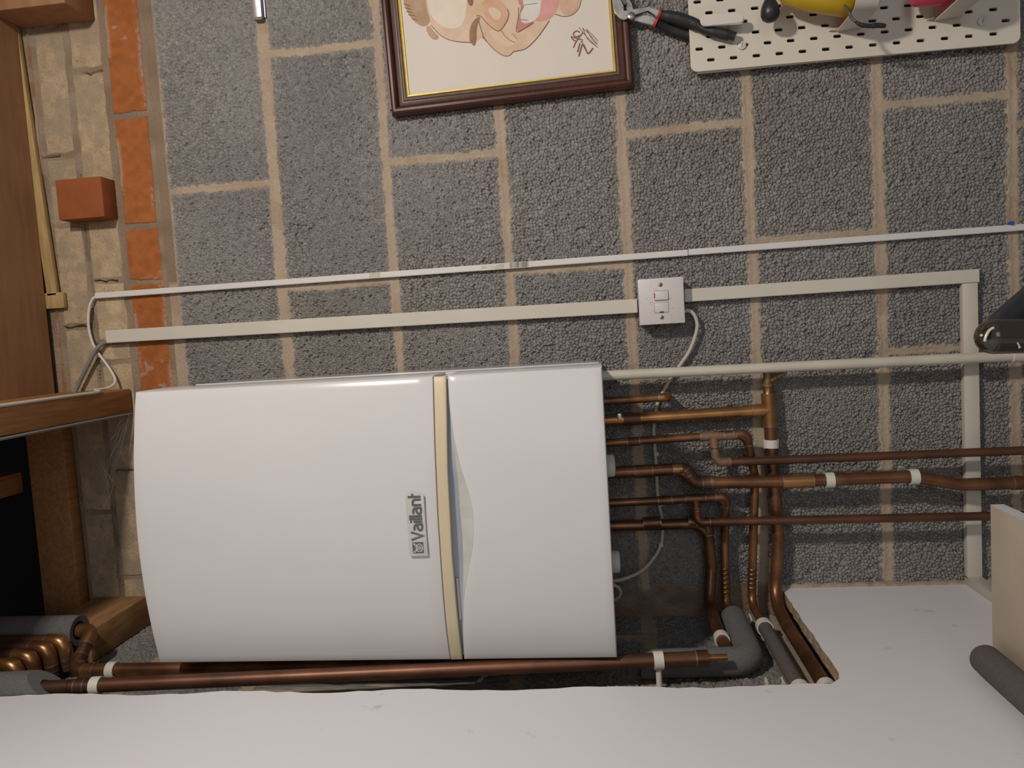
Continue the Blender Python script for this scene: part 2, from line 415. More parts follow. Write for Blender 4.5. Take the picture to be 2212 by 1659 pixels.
ZJ = [1.35 - 0.225 * (k - 4) for k in range(1, 8)]           # bed joints seen in the photograph
WJ = [0.0200, 0.0140, 0.0155, 0.0160, 0.0160, 0.0165, 0.0165]
def build_back_wall():
    step = 0.00105 * DETAIL
    X = np.concatenate([[-0.62], np.arange(-0.575, 0.74, step), np.arange(0.745, 1.80, 0.006), [2.2]])
    Z = np.concatenate([[-0.02, 0.2, 0.4], np.arange(0.645, 2.54, step), [2.6]])
    XX, ZZ = np.meshgrid(X, Z, indexing='ij')
    joints = [(z, w_, i * 3.3) for i, (z, w_) in enumerate(zip(ZJ, WJ))] + [(2.2565, 0.030, 30.0)] + [(0.45, 0.018, 40.0), (0.225, 0.018, 50.0)]
    def px(pts):
        a, b = at(*pts[0], 0), at(*pts[1], 0)
        return (a.x + b.x) / 2
    P = {1: [((365.6, 412.6), (573, 400))], 2: [((588, 116.5), (801, 93.7)), ((629, 620.5), (841.5, 609))], 3: [((848, 350), (1073, 332.6))],
         4: [((1111, 588), (1349, 573))], 5: [((1360, 289), (1598, 266.6))], 6: [((1649, 518.5), (1884, 502))],
         7: [((1907.6, 226.8), (2173.4, 204)), ((1925.4, 758.5), (2067, 751))], 8: []}
    tops = [2.25] + ZJ
    perps = []
    for k in range(1, 9):
        zb = tops[k] if k < 8 else 0.45
        za = tops[k - 1]
        xs = [px(q) for q in P[k]] or [0.30]
        x0 = xs[0]
        allx = set(round(x, 4) for x in xs)
        for n_ in range(1, 5): allx.add(round(x0 + 0.45 * n_, 4)); allx.add(round(xs[-1] - 0.45 * n_, 4))
        for x in allx: perps.append((x, zb, za, 0.0115, 0.0))
    h, alb = blockwork(XX, ZZ, joints, perps)
    rd = smoothstep(-0.508, -0.522, XX + (vnoise(XX, ZZ, 0.03, 81) - 0.5) * 0.02) * smoothstep(1.085, 1.105, ZZ) * smoothstep(1.46, 1.40, ZZ)
    h = h * (1 - rd) + (0.0006 + (vnoise(XX, ZZ, 0.006, 82) - 0.5) * 0.0016) * rd
    alb = alb * (1 - rd)[..., None] + np.array([0.235, 0.165, 0.115]) * (rd * (0.8 + 0.4 * vnoise(XX, ZZ, 0.02, 83)))[..., None]
    # ---- the brick courses over the blocks
    nz_ = vnoise(XX, ZZ, 0.004, 61) - 0.5
    n2 = vnoise(XX, ZZ, 0.03, 62)
    lvl_m = -0.003 + nz_ * 0.0012
    def bricks(z0, z1, cuts, col, vary, proud=0.0):
        nonlocal h, alb
        for xa, xb in zip(cuts[:-1], cuts[1:]):
            ga = 0.0055 + (vnoise(ZZ, XX, 0.02, int(abs(xa) * 999)) - 0.5) * 0.004
            wob = (vnoise(XX, ZZ, 0.02, 63) - 0.5) * 0.003
            d = np.minimum(np.minimum(XX - xa - ga, xb - ga - XX), np.minimum(ZZ - z0, z1 - ZZ)) + wob
            m = smoothstep(0.0, 0.0015, d)
            r_ = np.random.default_rng(int(abs(xa * 1000) + z0 * 77))
            tint = 1 + (r_.random() - 0.5) * vary
            c = np.array(col) * tint
            a = c * (0.85 + 0.3 * vnoise(XX + xa, ZZ, 0.012, 64))[..., None]
            if col[0] > 1.8 * col[2] * 1.6:      # lime bloom along the arrises of the orange bricks
                bl = smoothstep(0.012, 0.0, d) * smoothstep(0.62, 0.95, vnoise(XX, ZZ, 0.05, 65) + 0.35 * vnoise(XX, ZZ, 0.004, 66)) * 0.75
                sc = smoothstep(0.78, 0.9, vnoise(XX + 3, ZZ, 0.012, 67)) * smoothstep(0.55, 0.75, vnoise(XX, ZZ + 4, 0.06, 68)) * 0.6
                bl = np.clip(bl + sc, 0, 1)[..., None]
                a = a * (1 - bl) + np.array([0.42, 0.30, 0.25]) * bl
            spk = (smoothstep(0.72, 0.9, vnoise(XX, ZZ, 0.0017, 75)) * 0.30)[..., None]
            a = a * (1 - spk * (0.4 if col[0] > 2.5 * col[2] else 1.0))
            hh = proud + nz_ * 0.0008 + (r_.random() - 0.5) * 0.003
            h = h * (1 - m) + hh * m
            alb = alb * (1 - m)[..., None] + a * m[..., None]
    up = smoothstep(2.262, 2.266, ZZ)
    h = h * (1 - up) + lvl_m * up
    mcol = np.array([0.25, 0.185, 0.125]) * (0.8 + 0.4 * n2)[..., None]
    alb = alb * (1 - up)[..., None] + mcol * up[..., None]
    # plain smeared bed over the blocks
    bed = smoothstep(2.241, 2.246, ZZ) * (1 - up) * smoothstep(0.125, 0.135, XX)
    alb = alb * (1 - bed * 0.9)[..., None] + np.array([0.215, 0.155, 0.105]) * (bed * 0.9 * (0.85 + 0.3 * n2))[..., None]
    bricks(2.2745, 2.3445, [-0.53, -0.305, -0.09, 0.137, 0.248, 0.465, 0.70, 0.92, 1.14], (0.335, 0.112, 0.034), 0.16)
    bricks(2.360, 2.424, [-0.58, -0.47, -0.245, -0.02, 0.02, 0.145, 0.272, 0.338, 0.560, 0.70, 0.92], (0.43, 0.325, 0.205), 0.14, -0.002)
    bricks(2.437, 2.497, [-0.55, -0.33, -0.11, 0.055, 0.262, 0.345, 0.400, 0.645, 0.86], (0.41, 0.31, 0.20), 0.14, -0.002)
    bricks(2.508, 2.514, [-0.58, 0.9], (0.30, 0.12, 0.05), 0.0, 0.0)
    dz = smoothstep(2.356, 2.365, ZZ)       # mortar smears over the pale bricks
    sm = smoothstep(0.52, 0.62, vnoise(XX, ZZ, 0.035, 70)) * dz * 0.6
    alb = alb * (1 - sm)[..., None] + np.array([0.30, 0.235, 0.165]) * sm[..., None]
    # open cracks between the pale bricks
    for xa, xb, zc in ((0.27, 0.36, 2.4305), (0.05, 0.262, 2.4305), (-0.25, 0.02, 2.4305)):
        cr = (np.abs(ZZ - zc + (vnoise(XX, ZZ, 0.03, 71) - 0.5) * 0.006) < 0.0016) & (XX > xa) & (XX < xb)
        h = np.where(cr, -0.012, h)
    for xc, za, zb in ((0.145, 2.372, 2.424), (0.402, 2.468, 2.507), (0.055, 2.44, 2.50), (0.555, 2.36, 2.40), (-0.245, 2.36, 2.42)):
        cr = (np.abs(XX - xc + (vnoise(ZZ, XX, 0.012, 72) - 0.5) * 0.008) < 0.0016) & (ZZ > za) & (ZZ < zb)
        h = np.where(cr, -0.015, h)
    h = h - 0.0002
    o = sheet('wall_back', X, Z, h, alb, lambda a, b, hh: (a, -hh, b), M['masonry'])
    return struct(o)
build_back_wall()

XL = -0.519          # face of the white lining board
XB = -0.571          # face of the block wall behind it
def build_left_block_wall():
    step = 0.0022 * DETAIL
    Y = np.concatenate([[-3.0, -1.5, -0.7], np.arange(-0.52, 0.004, step)])
    Z = np.concatenate([[-0.02, 0.5, 0.9], np.arange(1.02, 1.60, step), np.arange(1.61, 1.99, 0.02), np.arange(2.0, 2.56, step), [2.62]])
    YY, ZZ = np.meshgrid(Y, Z, indexing='ij')
    joints = [(z, 0.022, i * 2.1 + 3) for i, z in enumerate(ZJ)] + [(2.25, 0.02, 60.0)]
    perps = [(-0.10, ZJ[3], ZJ[2], 0.02, 0.0), (-0.32, ZJ[4], ZJ[3], 0.02, 0.0), (-0.30, ZJ[1], ZJ[0], 0.02, 0.0), (-0.2, ZJ[0], 2.25, 0.02, 0.0)]
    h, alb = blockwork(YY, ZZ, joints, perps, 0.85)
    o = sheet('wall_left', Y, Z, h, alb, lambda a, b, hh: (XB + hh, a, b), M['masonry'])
    return struct(o)
build_left_block_wall()

def build_lining():
    # white board on battens, cut away round the pipes
    pts = []
    z0 = 1.098
    prof = [(-3.0, 0.0), (-3.0, 2.36)]
    n = 60
    for i in range(n + 1):
        z = 2.36 + (z0 - 2.36) * i / n
        prof.append((-0.4015 + 0.009 * (1.75 - z) / 0.65 * 0.9 + 0.0045 * (random.random() - 0.5) + 0.004 * math.sin(z * 23), z))
    for i in range(1, 24):
        y = -0.3925 + (0.3925 - 0.0) * i / 23
        prof.append((y, z0 + 0.003 * (random.random() - 0.5) + (0.006 if i < 2 else 0)))
    prof.append((0.0, 0.0))
    edge = prof[2:-1]
    up = [p for p in edge if p[1] > z0 + 0.02]; low = [p for p in edge if p[1] <= z0 + 0.02]
    low = [p for p in low if p[0] > up[-1][0] + 0.004]
    mb = MB()
    def face(x):
        mb.grid([[Vector((x, -3.0, z)) for y, z in up], [Vector((x, y, z)) for y, z in up]])
        ys = [-3.0] + [p[0] for p in low]; zs = [up[-1][1]] + [p[1] for p in low]
        lowp = [Vector((x, -3.0, up[-1][1])), Vector((x, up[-1][0], up[-1][1]))] + [Vector((x, y, z)) for y, z in low] + [Vector((x, 0.0, low[-1][1]))]
        mb.grid([[p for p in lowp], [Vector((x, p.y, 0.0)) for p in lowp]])
    face(XL); face(XL - 0.020)
    mb.mi = 1
    out = [(-3.0, 2.36)] + edge + [(0.0, low[-1][1])]
    mb.grid([[Vector((XL, y, z)) for y, z in out], [Vector((XL - 0.020, y, z)) for y, z in out]])
    return struct(mb.build('wall_left_lining', [M['lining'], M['lining_edge']], smooth=False, fix=False))
build_lining()
struct(MB().box((-3.0, -4.0, -0.05), (3.0, 0.2, 0.0)).build('floor', M['floor'], smooth=False))
# mortar fillet where the white board meets the block wall
mb = MB()
pts = []
for i in range(60):
    z = 0.70 + 0.398 * i / 59
    pts.append(Vector((XL + 0.002 * (random.random() - 0.3), -0.003 + 0.002 * (random.random() - 0.5), z)))
mb.tube(pts, 0.006, 6)
struct(mb.build('trim_1', mat('mortar_smear', (0.42, 0.34, 0.25), 0.95, col2=(0.34, 0.22, 0.14), scale=60, bump=0.8, bscale=300)))

# ------------------------------------------------------------------ roof timbers
mb = MB()
for i in range(7):
    mb.box((-0.14, -0.012 - 0.30 * (i + 1) + 0.002, 2.522), (1.6, -0.012 - 0.30 * i, 2.545), 0.002)
struct(mb.build('ceiling', M['timber_dark'], smooth=False))
mb = MB(); mb.box((-0.95, -3.2, 3.0), (2.2, 0.75, 3.05)); mb.box((-0.95, 0.70, 2.40), (2.2, 0.75, 3.0)); mb.box((-0.95, -3.2, 2.40), (-0.90, 0.70, 3.0)); mb.box((2.15, -3.2, 2.40), (2.2, 0.70, 3.0))  # boxes added round the roof space to shut out the sky light
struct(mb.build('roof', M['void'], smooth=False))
def timber(name, a, b, m, label, cat='timber', bevel=0.003, group=None, rot=None):
    return tag(MB().box(a, b, bevel, rot=rot).build(name, m), label, cat, group)
timber('timber_joist', (-0.123, -2.6, 2.365), (-0.076, 0.0, 2.520), M['timber'], 'orange timber joist running to the wall just over the white boiler', 'joist')
timber('timber_packer', (0.652, -0.085, 2.365), (0.90, 0.0, 2.520), M['timber_dark'], 'brown timber packer over the orange bricks, in the corner away from the boiler', 'timber packer')
a = at(301, 1287, 0)
timber('timber_block', (XB + 0.001, -0.185, 2.372), (a.x, 0.0, 2.490), mat('two_tone_timber', (0.36, 0.21, 0.085), 0.7, col2=(0.26, 0.12, 0.05), scale=9, stretch=(8, 2, 8)), 'short pale timber block beside the pipe bundle above the boiler', 'timber block')
timber('wall_plate', (XB, -0.03, 2.503), (-0.124, -0.0015, 2.585), M['timber'], 'dark timber plate along the wall top behind the joist, in shade', 'wall plate')
timber('rafter', (-0.275, -0.9, 2.60), (-0.232, -0.031, 2.66), M['timber'], 'dark rafter in the shaded roof space left of the joist', 'rafter')
# pale batten in the gap under the boards, with its end block
pa, pb = at(27, 40, -0.004), at(118, 640, -0.004)
t = thing('pale_batten', pb, 'pale yellow timber batten leaning in the gap above the pale bricks', 'batten')
d = (pb - pa)
ang = math.atan2(-(pb.z - pa.z), (pb.x - pa.x))
mb = MB(); c = (pa + pb) / 2
mb.box(c + Vector((-d.length / 2, -0.008, -0.0115)), c + Vector((d.length / 2, 0.0035, 0.0115)), 0.002, rot=Matrix.Rotation(math.atan2(d.z, -d.x) * -1 if False else -math.atan2(d.z, d.x), 3, 'Y'))
mb.build('batten', M['timber_pale'], t)
q1, q2 = at(92, 634, -0.006), at(143, 665, -0.006)
MB().box((q1.x, -0.012, q1.z), (q2.x, -0.0005, q2.z), 0.002).build('end_block', M['timber_pale'], t)
# protruding brick
q1, q2 = at(118, 389, -0.04), at(226, 468, -0.04)
tag(MB().box((q2.x, -0.040, q2.z), (q1.x, 0.01, q1.z), 0.0025).build('brick', M['brick_loose']), 'orange brick end sticking out from the pale brickwork', 'brick')

# ------------------------------------------------------------------ boiler
BX0, BX1 = -0.508, -0.065
BZ0, BZ1 = 1.411, 2.146
YE, BUL = -0.326, 0.030
def yf(x):
    s = (x - (BX0 + BX1) / 2) / ((BX1 - BX0) / 2)
    s = max(-1, min(1, s))
    return YE - BUL * (1 - s * s)
def atf(u, v, off=0.0):
    y = -0.345
    for _ in range(5):
        p = at(u, v, y); y = yf(p.x) - off
    return at(u, v, y)
def curve_z(pxs):
    ps = sorted([(atf(u, v).x, atf(u, v).z) for u, v in pxs])
    xs = np.array([q[0] for q in ps]); zs = np.array([q[1] for q in ps])
    def f(x):
        # smooth by averaging linear interpolation over a small window
        return float(np.mean(np.interp(np.linspace(x - 0.012, x + 0.012, 7), xs, zs)))
    return f
strip_top = curve_z([(937.4, 813.7), (939.5, 895), (942.6, 999), (943.8, 1020), (947.7, 1114), (953, 1192), (958.8, 1278), (965.8, 1357), (975, 1426)])
strip_bot = curve_z([(964.5, 813), (966, 900), (968, 1020), (973, 1114), (977, 1200), (981.5, 1247), (988, 1325), (999.5, 1426)])
lip_edge = curve_z([(965.5, 814), (966.5, 835), (971.7, 895), (979, 947), (990.4, 999), (995.5, 1020), (1008, 1054.5), (1019, 1098), (1022, 1133), (1021, 1177), (1014, 1216), (1008, 1247), (1002, 1278), (999, 1317), (998.5, 1357), (1001, 1426)])
lip_in = curve_z([(965.5, 814), (966.5, 835), (971.5, 895), (977, 947), (983, 999), (985, 1020), (992, 1114), (997, 1177), (999, 1255), (998.5, 1317), (998.5, 1357), (1001, 1426)])
boiler = thing('boiler', ((BX0 + BX1) / 2, -0.17, BZ0), 'white wall-hung boiler with cream strip and silver badge, on the block wall', 'boiler')
NX = 48
XS = [BX0 + (BX1 - BX0) * i / NX for i in range(NX + 1)]
def panel(name, ztop, zbot, m, back, off=0.0, nz=24, x0=BX0, x1=BX1, rad=0.004, parent=boiler, side_back=None):
    """curved sheet-metal cover: rounded front with returned edges"""
    xs = [x0 + (x1 - x0) * i / NX for i in range(NX + 1)]
    rows = []
    zl = lambda x, k: zbot(x) + (ztop(x) - zbot(x)) * k
    def ring(inset, y_in):
        r = []
        for k in range(nz + 1): r.append((xs[0] + inset, None, k))
        return r
    def pt(x, z, back_amt): return Vector((x, yf(x) - off + back_amt, z))
    mb = MB()
    # front grid with tiny rounding on the border
    prof = [(0.0, rad), (rad * 0.3, rad * 0.3), (rad, 0.0)]
    us = [0.0, rad * 0.3, rad] + [rad + (x1 - x0 - 2 * rad) * i / NX for i in range(1, NX)] + [x1 - x0 - rad, x1 - x0 - rad * 0.3, x1 - x0]
    def drop(t, span):
        e = min(t, span - t)
        if e >= rad: return 0.0
        k = 1 - e / rad
        return rad * (1 - math.sqrt(max(0, 1 - k * k)))
    H = ztop(0.5 * (x0 + x1)) - zbot(0.5 * (x0 + x1))
    ks = [0.0, rad * 0.3 / H, rad / H] + [rad / H + (1 - 2 * rad / H) * i / nz for i in range(1, nz)] + [1 - rad / H, 1 - rad * 0.3 / H, 1.0]
    for k in ks:
        rows.append([pt(x0 + t, zl(x0 + t, k), max(drop(t, x1 - x0), drop(k * H, H))) for t in us])
    mb.grid(rows)
    sb = side_back if side_back is not None else back
    def ret(line, bk):
        mb.grid([line, [Vector((p.x, bk if bk is not None else p.y + 0.0045, p.z)) for p in line]])
    ret(rows[0], back); ret(rows[-1], back); ret([r[0] for r in rows], sb); ret([r[-1] for r in rows], sb)
    bmesh.ops.remove_doubles(mb.bm, verts=mb.bm.verts, dist=1e-5)
    return mb.build(name, m, parent, angle=35)
top_f = lambda x: BZ1 + 0.003 * (BX1 - x) / 0.44
panel('front_cover', top_f, lambda x: strip_top(x) + 0.0012, M['white_enamel'], -0.232)
panel('lower_flap', lip_edge, lambda x: BZ0, M['white_enamel'], -0.232)
# cream strip stands slightly proud
panel('cream_strip', strip_top, strip_bot, M['cream'], None, off=0.0035, nz=4, x0=BX0 + 0.002, x1=BX1 - 0.001, rad=0.002)['label'] = 'cream plastic strip across the front'
# finger recess over the flap
mb = MB()
xs = [BX0 + 0.006 + (BX1 - BX0 - 0.012) * i / 60 for i in range(61)]
lk = lambda x: min(1, max(0, (lip_in(x) - lip_edge(x)) / 0.012))
mb.grid([[Vector((x, yf(x) + 0.0036, lip_edge(x) - 0.0008)) for x in xs],
         [Vector((x, yf(x) + 0.0038 + 0.007 * lk(x), max(lip_in(x), lip_edge(x) + 0.0003))) for x in xs]])
mb.build('flap_lip', mat('dirty_shaded_lip', (0.53, 0.515, 0.48), 0.45, var=0.12, scale=40), boiler)  # darker than the enamel: dirt, plus shading put into the colour
mb = MB()
mb.grid([[Vector((x, yf(x) + 0.0042 + 0.0072 * lk(x), max(lip_in(x), lip_edge(x)) - 0.0006)) for x in xs],
         [Vector((x, yf(x) + 0.0068 + 0.0075 * lk(x), max(lip_in(x), lip_edge(x)) + 0.0006)) for x in xs],
         [Vector((x, yf(x) + 0.0075, strip_bot(x) + 0.006)) for x in xs]])
o = mb.build('grip_recess', M['grey_plastic'], boiler); o['label'] = 'blue-grey finger recess under the cream strip'
q1 = atf(985, 1252); q2 = atf(993, 1340)
MB().tube([Vector((q1.x, q1.y + 0.0075, q1.z)), Vector((q2.x, q2.y + 0.0055, q2.z))], 0.002, 8).build('recess_rib', M['faceplate'], boiler)
# casing behind the covers
MB().box((BX0 + 0.005, -0.300, BZ0 + 0.004), (BX1 - 0.0045, -0.012, BZ1 - 0.004), 0.003).build('casing', M['side_enamel'], boiler)
MB().box((BX1 - 0.012, -0.226, BZ0 + 0.001), (BX1 - 0.0008, -0.212, BZ1 - 0.004), 0.0015).build('side_flange', M['white_enamel'], boiler)
MB().box((BX1 - 0.010, -0.150, BZ0 + 0.004), (BX1 - 0.002, -0.143, BZ1 - 0.004), 0.0015).build('side_flange', M['white_enamel'], boiler)
MB().box((BX0 + 0.02, -0.0125, BZ0 + 0.02), (BX1 - 0.02, -0.003, BZ1 - 0.02), 0.002).build('hanging_bracket', M['alu'], boiler)
# two plastic caps under the boiler
for u, v in ((1315, 1006), (1325, 1214)):
    p = at(u, v, -0.20)
    mb = MB()
    mb.lathe([(0.0165, 0.0), (0.0185, 0.003), (0.0185, 0.014), (0.017, 0.017), (0.006, 0.0185)], (p.x, -0.20, BZ0 + 0.0045), (0, 0, -1), 12)
    mb.build('valve_cap', mat('pale_grey_cap', (0.52, 0.54, 0.51), 0.5), boiler)
# badge: plate, letters, emblem
def badge():
    c = [atf(u, v, 0.001) for u, v in ((877, 1069.5), (918, 1069), (924.5, 1199.5), (886, 1200.5))]
    ctr = sum(c, Vector()) / 4
    wd = (c[1] - c[2]).length; ht = (c[0] - c[1]).length
    wd = abs((c[1].x + c[0].x) / 2 - (c[2].x + c[3].x) / 2); ht = (c[0].z + c[3].z) / 2 - (c[1].z + c[2].z) / 2
    slope = (yf(ctr.x + 0.02) - yf(ctr.x - 0.02)) / 0.04
    yb = yf(ctr.x) - 0.0015
    R3 = Matrix.Rotation(math.atan(slope), 3, 'Z')
    pl = MB().box(ctr + Vector((-wd / 2, -0.0025, -ht / 2)), ctr + Vector((wd / 2, 0.0015, ht / 2)), 0.0015, rot=R3)
    for v in pl.bm.verts: v.co.y += yb - ctr.y
    plate = pl.build('badge', M['silver'], boiler); plate['label'] = 'silver maker badge'
    def L(a, b, dy=-0.0027):      # local badge coordinates -> world (a right, b up)
        q = R3 @ Vector((a, dy, b)); return Vector((ctr.x + q.x, yb + q.y, ctr.z + q.z))
    # emblem: rounded square with an egg and two hare ears
    s = ht * 0.60; ea = -wd / 2 + ht * 0.17 + s / 2
    sq = MB(); sq.prism([L(ea + x * s / 2, y * s / 2) for x, y in ((-1, -.9), (-.9, -1), (.9, -1), (1, -.9), (1, .9), (.9, 1), (-.9, 1), (-1, .9))], R3 @ Vector((0, -0.0003, 0)))
    sq.build('emblem', M['badge_grey'], plate, smooth=False)
    eg = MB()
    ring = [(math.cos(t) * s * 0.34, math.sin(t) * s * 0.30 - s * 0.14) for t in np.linspace(0, 2 * math.pi, 33)]
    def rib(mb, pts, wdt, dy):
        stroke(mb, pts, wdt, lambda a, b, k: L(a, b, dy - 6e-6 * k))
    rib(eg, [(ea + a, b) for a, b in ring], s * 0.07, -0.0034)
    for sg in (-1, 1):
        rib(eg, [(ea + sg * s * a, s * b) for a, b in ((0.04, 0.02), (0.18, 0.20), (0.38, 0.42), (0.40, 0.30), (0.22, 0.10), (0.06, 0.0))], s * 0.06, -0.0034)
        rib(eg, [(ea + sg * s * a, s * b) for a, b in ((0.05, -0.02), (0.10, -0.10), (0.06, -0.22), (0.12, -0.36))], s * 0.05, -0.0034)
        rib(eg, [(ea + sg * s * a, s * b) for a, b in ((0.16, -0.08), (0.20, -0.2), (0.2, -0.3))], s * 0.04, -0.0034)
    rib(eg, [(ea, -0.04 * s), (ea, -0.40 * s)], s * 0.05, -0.0034)
    eg.build('emblem_lines', M['silver'], plate, smooth=False)
    # lettering drawn with rounded strokes
    a0 = ea + s / 2 + ht * 0.08; a1 = wd / 2 - ht * 0.07; bb = -ht * 0.30
    xh = ht * 0.42; cap = ht * 0.60; asc = ht * 0.64; sw = ht * 0.115
    tx = MB()
    def S(pts, close=False):
        rib(tx, pts, sw, -0.0032)
    W = a1 - a0
    def bowl(x):   # letter a
        w_ = W * 0.135
        S([(x + w_, bb), (x + w_, bb + xh * .72), (x + w_ * .8, bb + xh * .93), (x + w_ * .5, bb + xh), (x + w_ * .1, bb + xh)])
        S([(x + w_, bb + xh * .58), (x + w_ * .4, bb + xh * .58), (x + w_ * .08, bb + xh * .46), (x, bb + xh * .28), (x + w_ * .08, bb + xh * .1), (x + w_ * .4, bb), (x + w_, bb)])
    p = a0 + sw / 2
    S([(p, bb + cap), (p + W * .085, bb), (p + W * .17, bb + cap)])
    p += W * .215
    bowl(p); p += W * .135 + W * .062
    S([(p, bb), (p, bb + xh)]); S([(p, bb + cap * .93), (p, bb + cap)]); p += W * .062
    S([(p, bb), (p, bb + asc)]); p += W * .062
    S([(p, bb), (p, bb + asc)]); p += W * .055
    bowl(p); p += W * .135 + W * .065
    wn = W * .125
    S([(p, bb), (p, bb + xh)]); S([(p, bb + xh), (p + wn * .6, bb + xh), (p + wn * .92, bb + xh * .88), (p + wn, bb + xh * .66), (p + wn, bb)]); p += wn + W * .065
    S([(p, bb), (p, bb + asc)]); S([(p, bb + xh * .98), (p + W * .06, bb + xh * .98)])
    tx.build('lettering', M['badge_grey'], plate, smooth=False)
badge()

# ------------------------------------------------------------------ trunking, switch, cables
def bar(name, u0, v0, u1, v1, wpx, depth, m, label, cat='trunking', group='white cable trunking', parent=None, y1=-0.0008):
    """straight trunking on the back wall between two photograph points (centre line at its front face)"""
    a, b = at(u0, v0, -depth), at(u1, v1, -depth)
    d = b - a; n = Vector((0, 1, 0)).cross(d).normalized()
    hw = wpx / 2
    q = [a + n * hw, a - n * hw, b - n * hw, b + n * hw]
    mb = MB()
    mb.prism([Vector((p.x, -depth, p.z)) for p in q], (0, depth + y1, 0))
    bmesh.ops.bevel(mb.bm, geom=list(mb.bm.edges), offset=0.0009, segments=2, affect='EDGES')
    o = mb.build(name, m, parent)
    return tag(o, label, cat, group) if parent is None else o
t1 = thing('mini_trunking', at(1100, 572, 0), 'narrow bright white trunking with a barcode sticker, upper length of the long thin run', 'trunking', 'thin white trunking')
bar('channel', 204.5, 639, 1486.5, 545.5, 0.0112, 0.010, M['upvc_bright'], None, parent=t1)
def onbar(ua, ub, va, vb, depth):
    return at(ua, va, -depth), at(ub, vb, -depth)
def sticker():
    y = -0.01015
    def line_v(u): return 639 + (545.5 - 639) * (u - 204.5) / (1486.5 - 204.5)
    def Q(u, k): return at(u, line_v(u) + k, y)   # k px across
    mb = MB(); mb._faces([Q(1038, -6.6), Q(1038, 6.6), Q(1149, 6.6), Q(1149, -6.6)], [[0, 1, 2, 3]])
    s = mb.build('sticker', M['label'], t1, smooth=False); s['label'] = 'cream sticker with barcode and CE mark'
    mb = MB(); mb._faces([Q(797, -6.4), Q(797, 6.0), Q(821, 6.0), Q(821, -6.4)], [[0, 1, 2, 3]])
    mb.build('tape', mat('clear_tape', (0.54, 0.49, 0.43), 0.25), t1, smooth=False)
    def Q2(u, k): return at(u, line_v(u) + k, -0.0104)
    mb = MB()
    r = random.Random(5)
    u = 1101.5
    while u < 1140:
        w_ = r.choice([0.8, 0.8, 1.4, 2.0]); 
        mb._faces([Q2(u, -6.0), Q2(u, 5.6), Q2(u + w_, 5.6), Q2(u + w_, -6.0)], [[0, 1, 2, 3]])
        u += w_ + r.choice([0.8, 1.2, 1.8])
    mb.build('barcode', M['ink'], s, smooth=False)
    mb = MB()
    # CE mark, read from the other side up
    for uc in (1046.2, 1042.0):
        pts = [(uc + 1.7 * math.cos(t), 2.1 * math.sin(t)) for t in np.linspace(-1.35, 1.35, 9)]
        for (a0, b0), (a1, b1) in zip(pts[:-1], pts[1:]):
            mb._faces([Q2(a0 - .3, b0), Q2(a0 + .3, b0), Q2(a1 + .3, b1), Q2(a1 - .3, b1)], [[0, 1, 2, 3]])
    mb._faces([Q2(1042.0, -.25), Q2(1043.6, -.25), Q2(1043.6, .25), Q2(1042.0, .25)], [[0, 1, 2, 3]])
    mb.build('ce_mark', M['ink'], s, smooth=False)
    mb = MB()
    for k, ua in ((-3.9, 1077), (-1.2, 1072), (1.5, 1063), (4.2, 1072)):
        u = 1089.0
        while u > ua:
            w_ = r.choice([1.0, 1.8, 2.6]); mb._faces([Q2(u, k - .45), Q2(u, k + .45), Q2(u - w_, k + .45), Q2(u - w_, k - .45)], [[0, 1, 2, 3]]); u -= w_ + 0.9
    mb.build('small_print', mat('faint_ink', (0.22, 0.20, 0.18), 0.7), s, smooth=False)
sticker()
bar('mini_trunking', 1487.6, 544.7, 2290, 484.5, 0.0112, 0.010, M['upvc_bright'], 'narrow bright white trunking, lower plain length of the long thin run', group='thin white trunking')
bar('cable_trunking', 228, 727.5, 1377, 660.5, 0.0255, 0.016, M['upvc'], 'wide cream white trunking from the brickwork down to the switch box')
bar('cable_trunking', 1479, 638.5, 2116.5, 595, 0.0235, 0.0165, M['upvc'], 'wide cream white trunking from the switch box to the corner with the upright strip')
q1, q2 = at(2080, 612.5, -0.0155), at(2124, 1251, -0.0155)
mb = MB(); e0 = at(2097, 611.5, -0.0155); e1 = at(2108, 1251, -0.0155)
zc = (e0.z + e1.z) / 2
mb.box((e1.x, -0.0155, 0.7435), (e0.x, -0.001, 0.7690), 0.001)
tag(mb.build('cable_trunking', M['upvc']), 'wide cream white trunking crossing under the copper pipes to the white side board', 'trunking', 'white cable trunking')
mb = MB(); mb.box((XL + 0.0005, -0.9, 0.7435), (XL + 0.016, -0.001, 0.7690), 0.001)
tag(mb.build('cable_trunking', M['upvc']), 'wide white trunking running along the white side board from the corner', 'trunking', 'white cable trunking')
p = at(2187, 487, -0.012)
tag(MB().lathe([(0.003, 0), (0.0035, 0.004), (0.0035, 0.012), (0.002, 0.014)], (p.x + 0.004, -0.0005, p.z), (0, -1, 0), 10).build('wall_plug', M['blue']), 'small blue wall plug behind the thin trunking', 'wall plug')

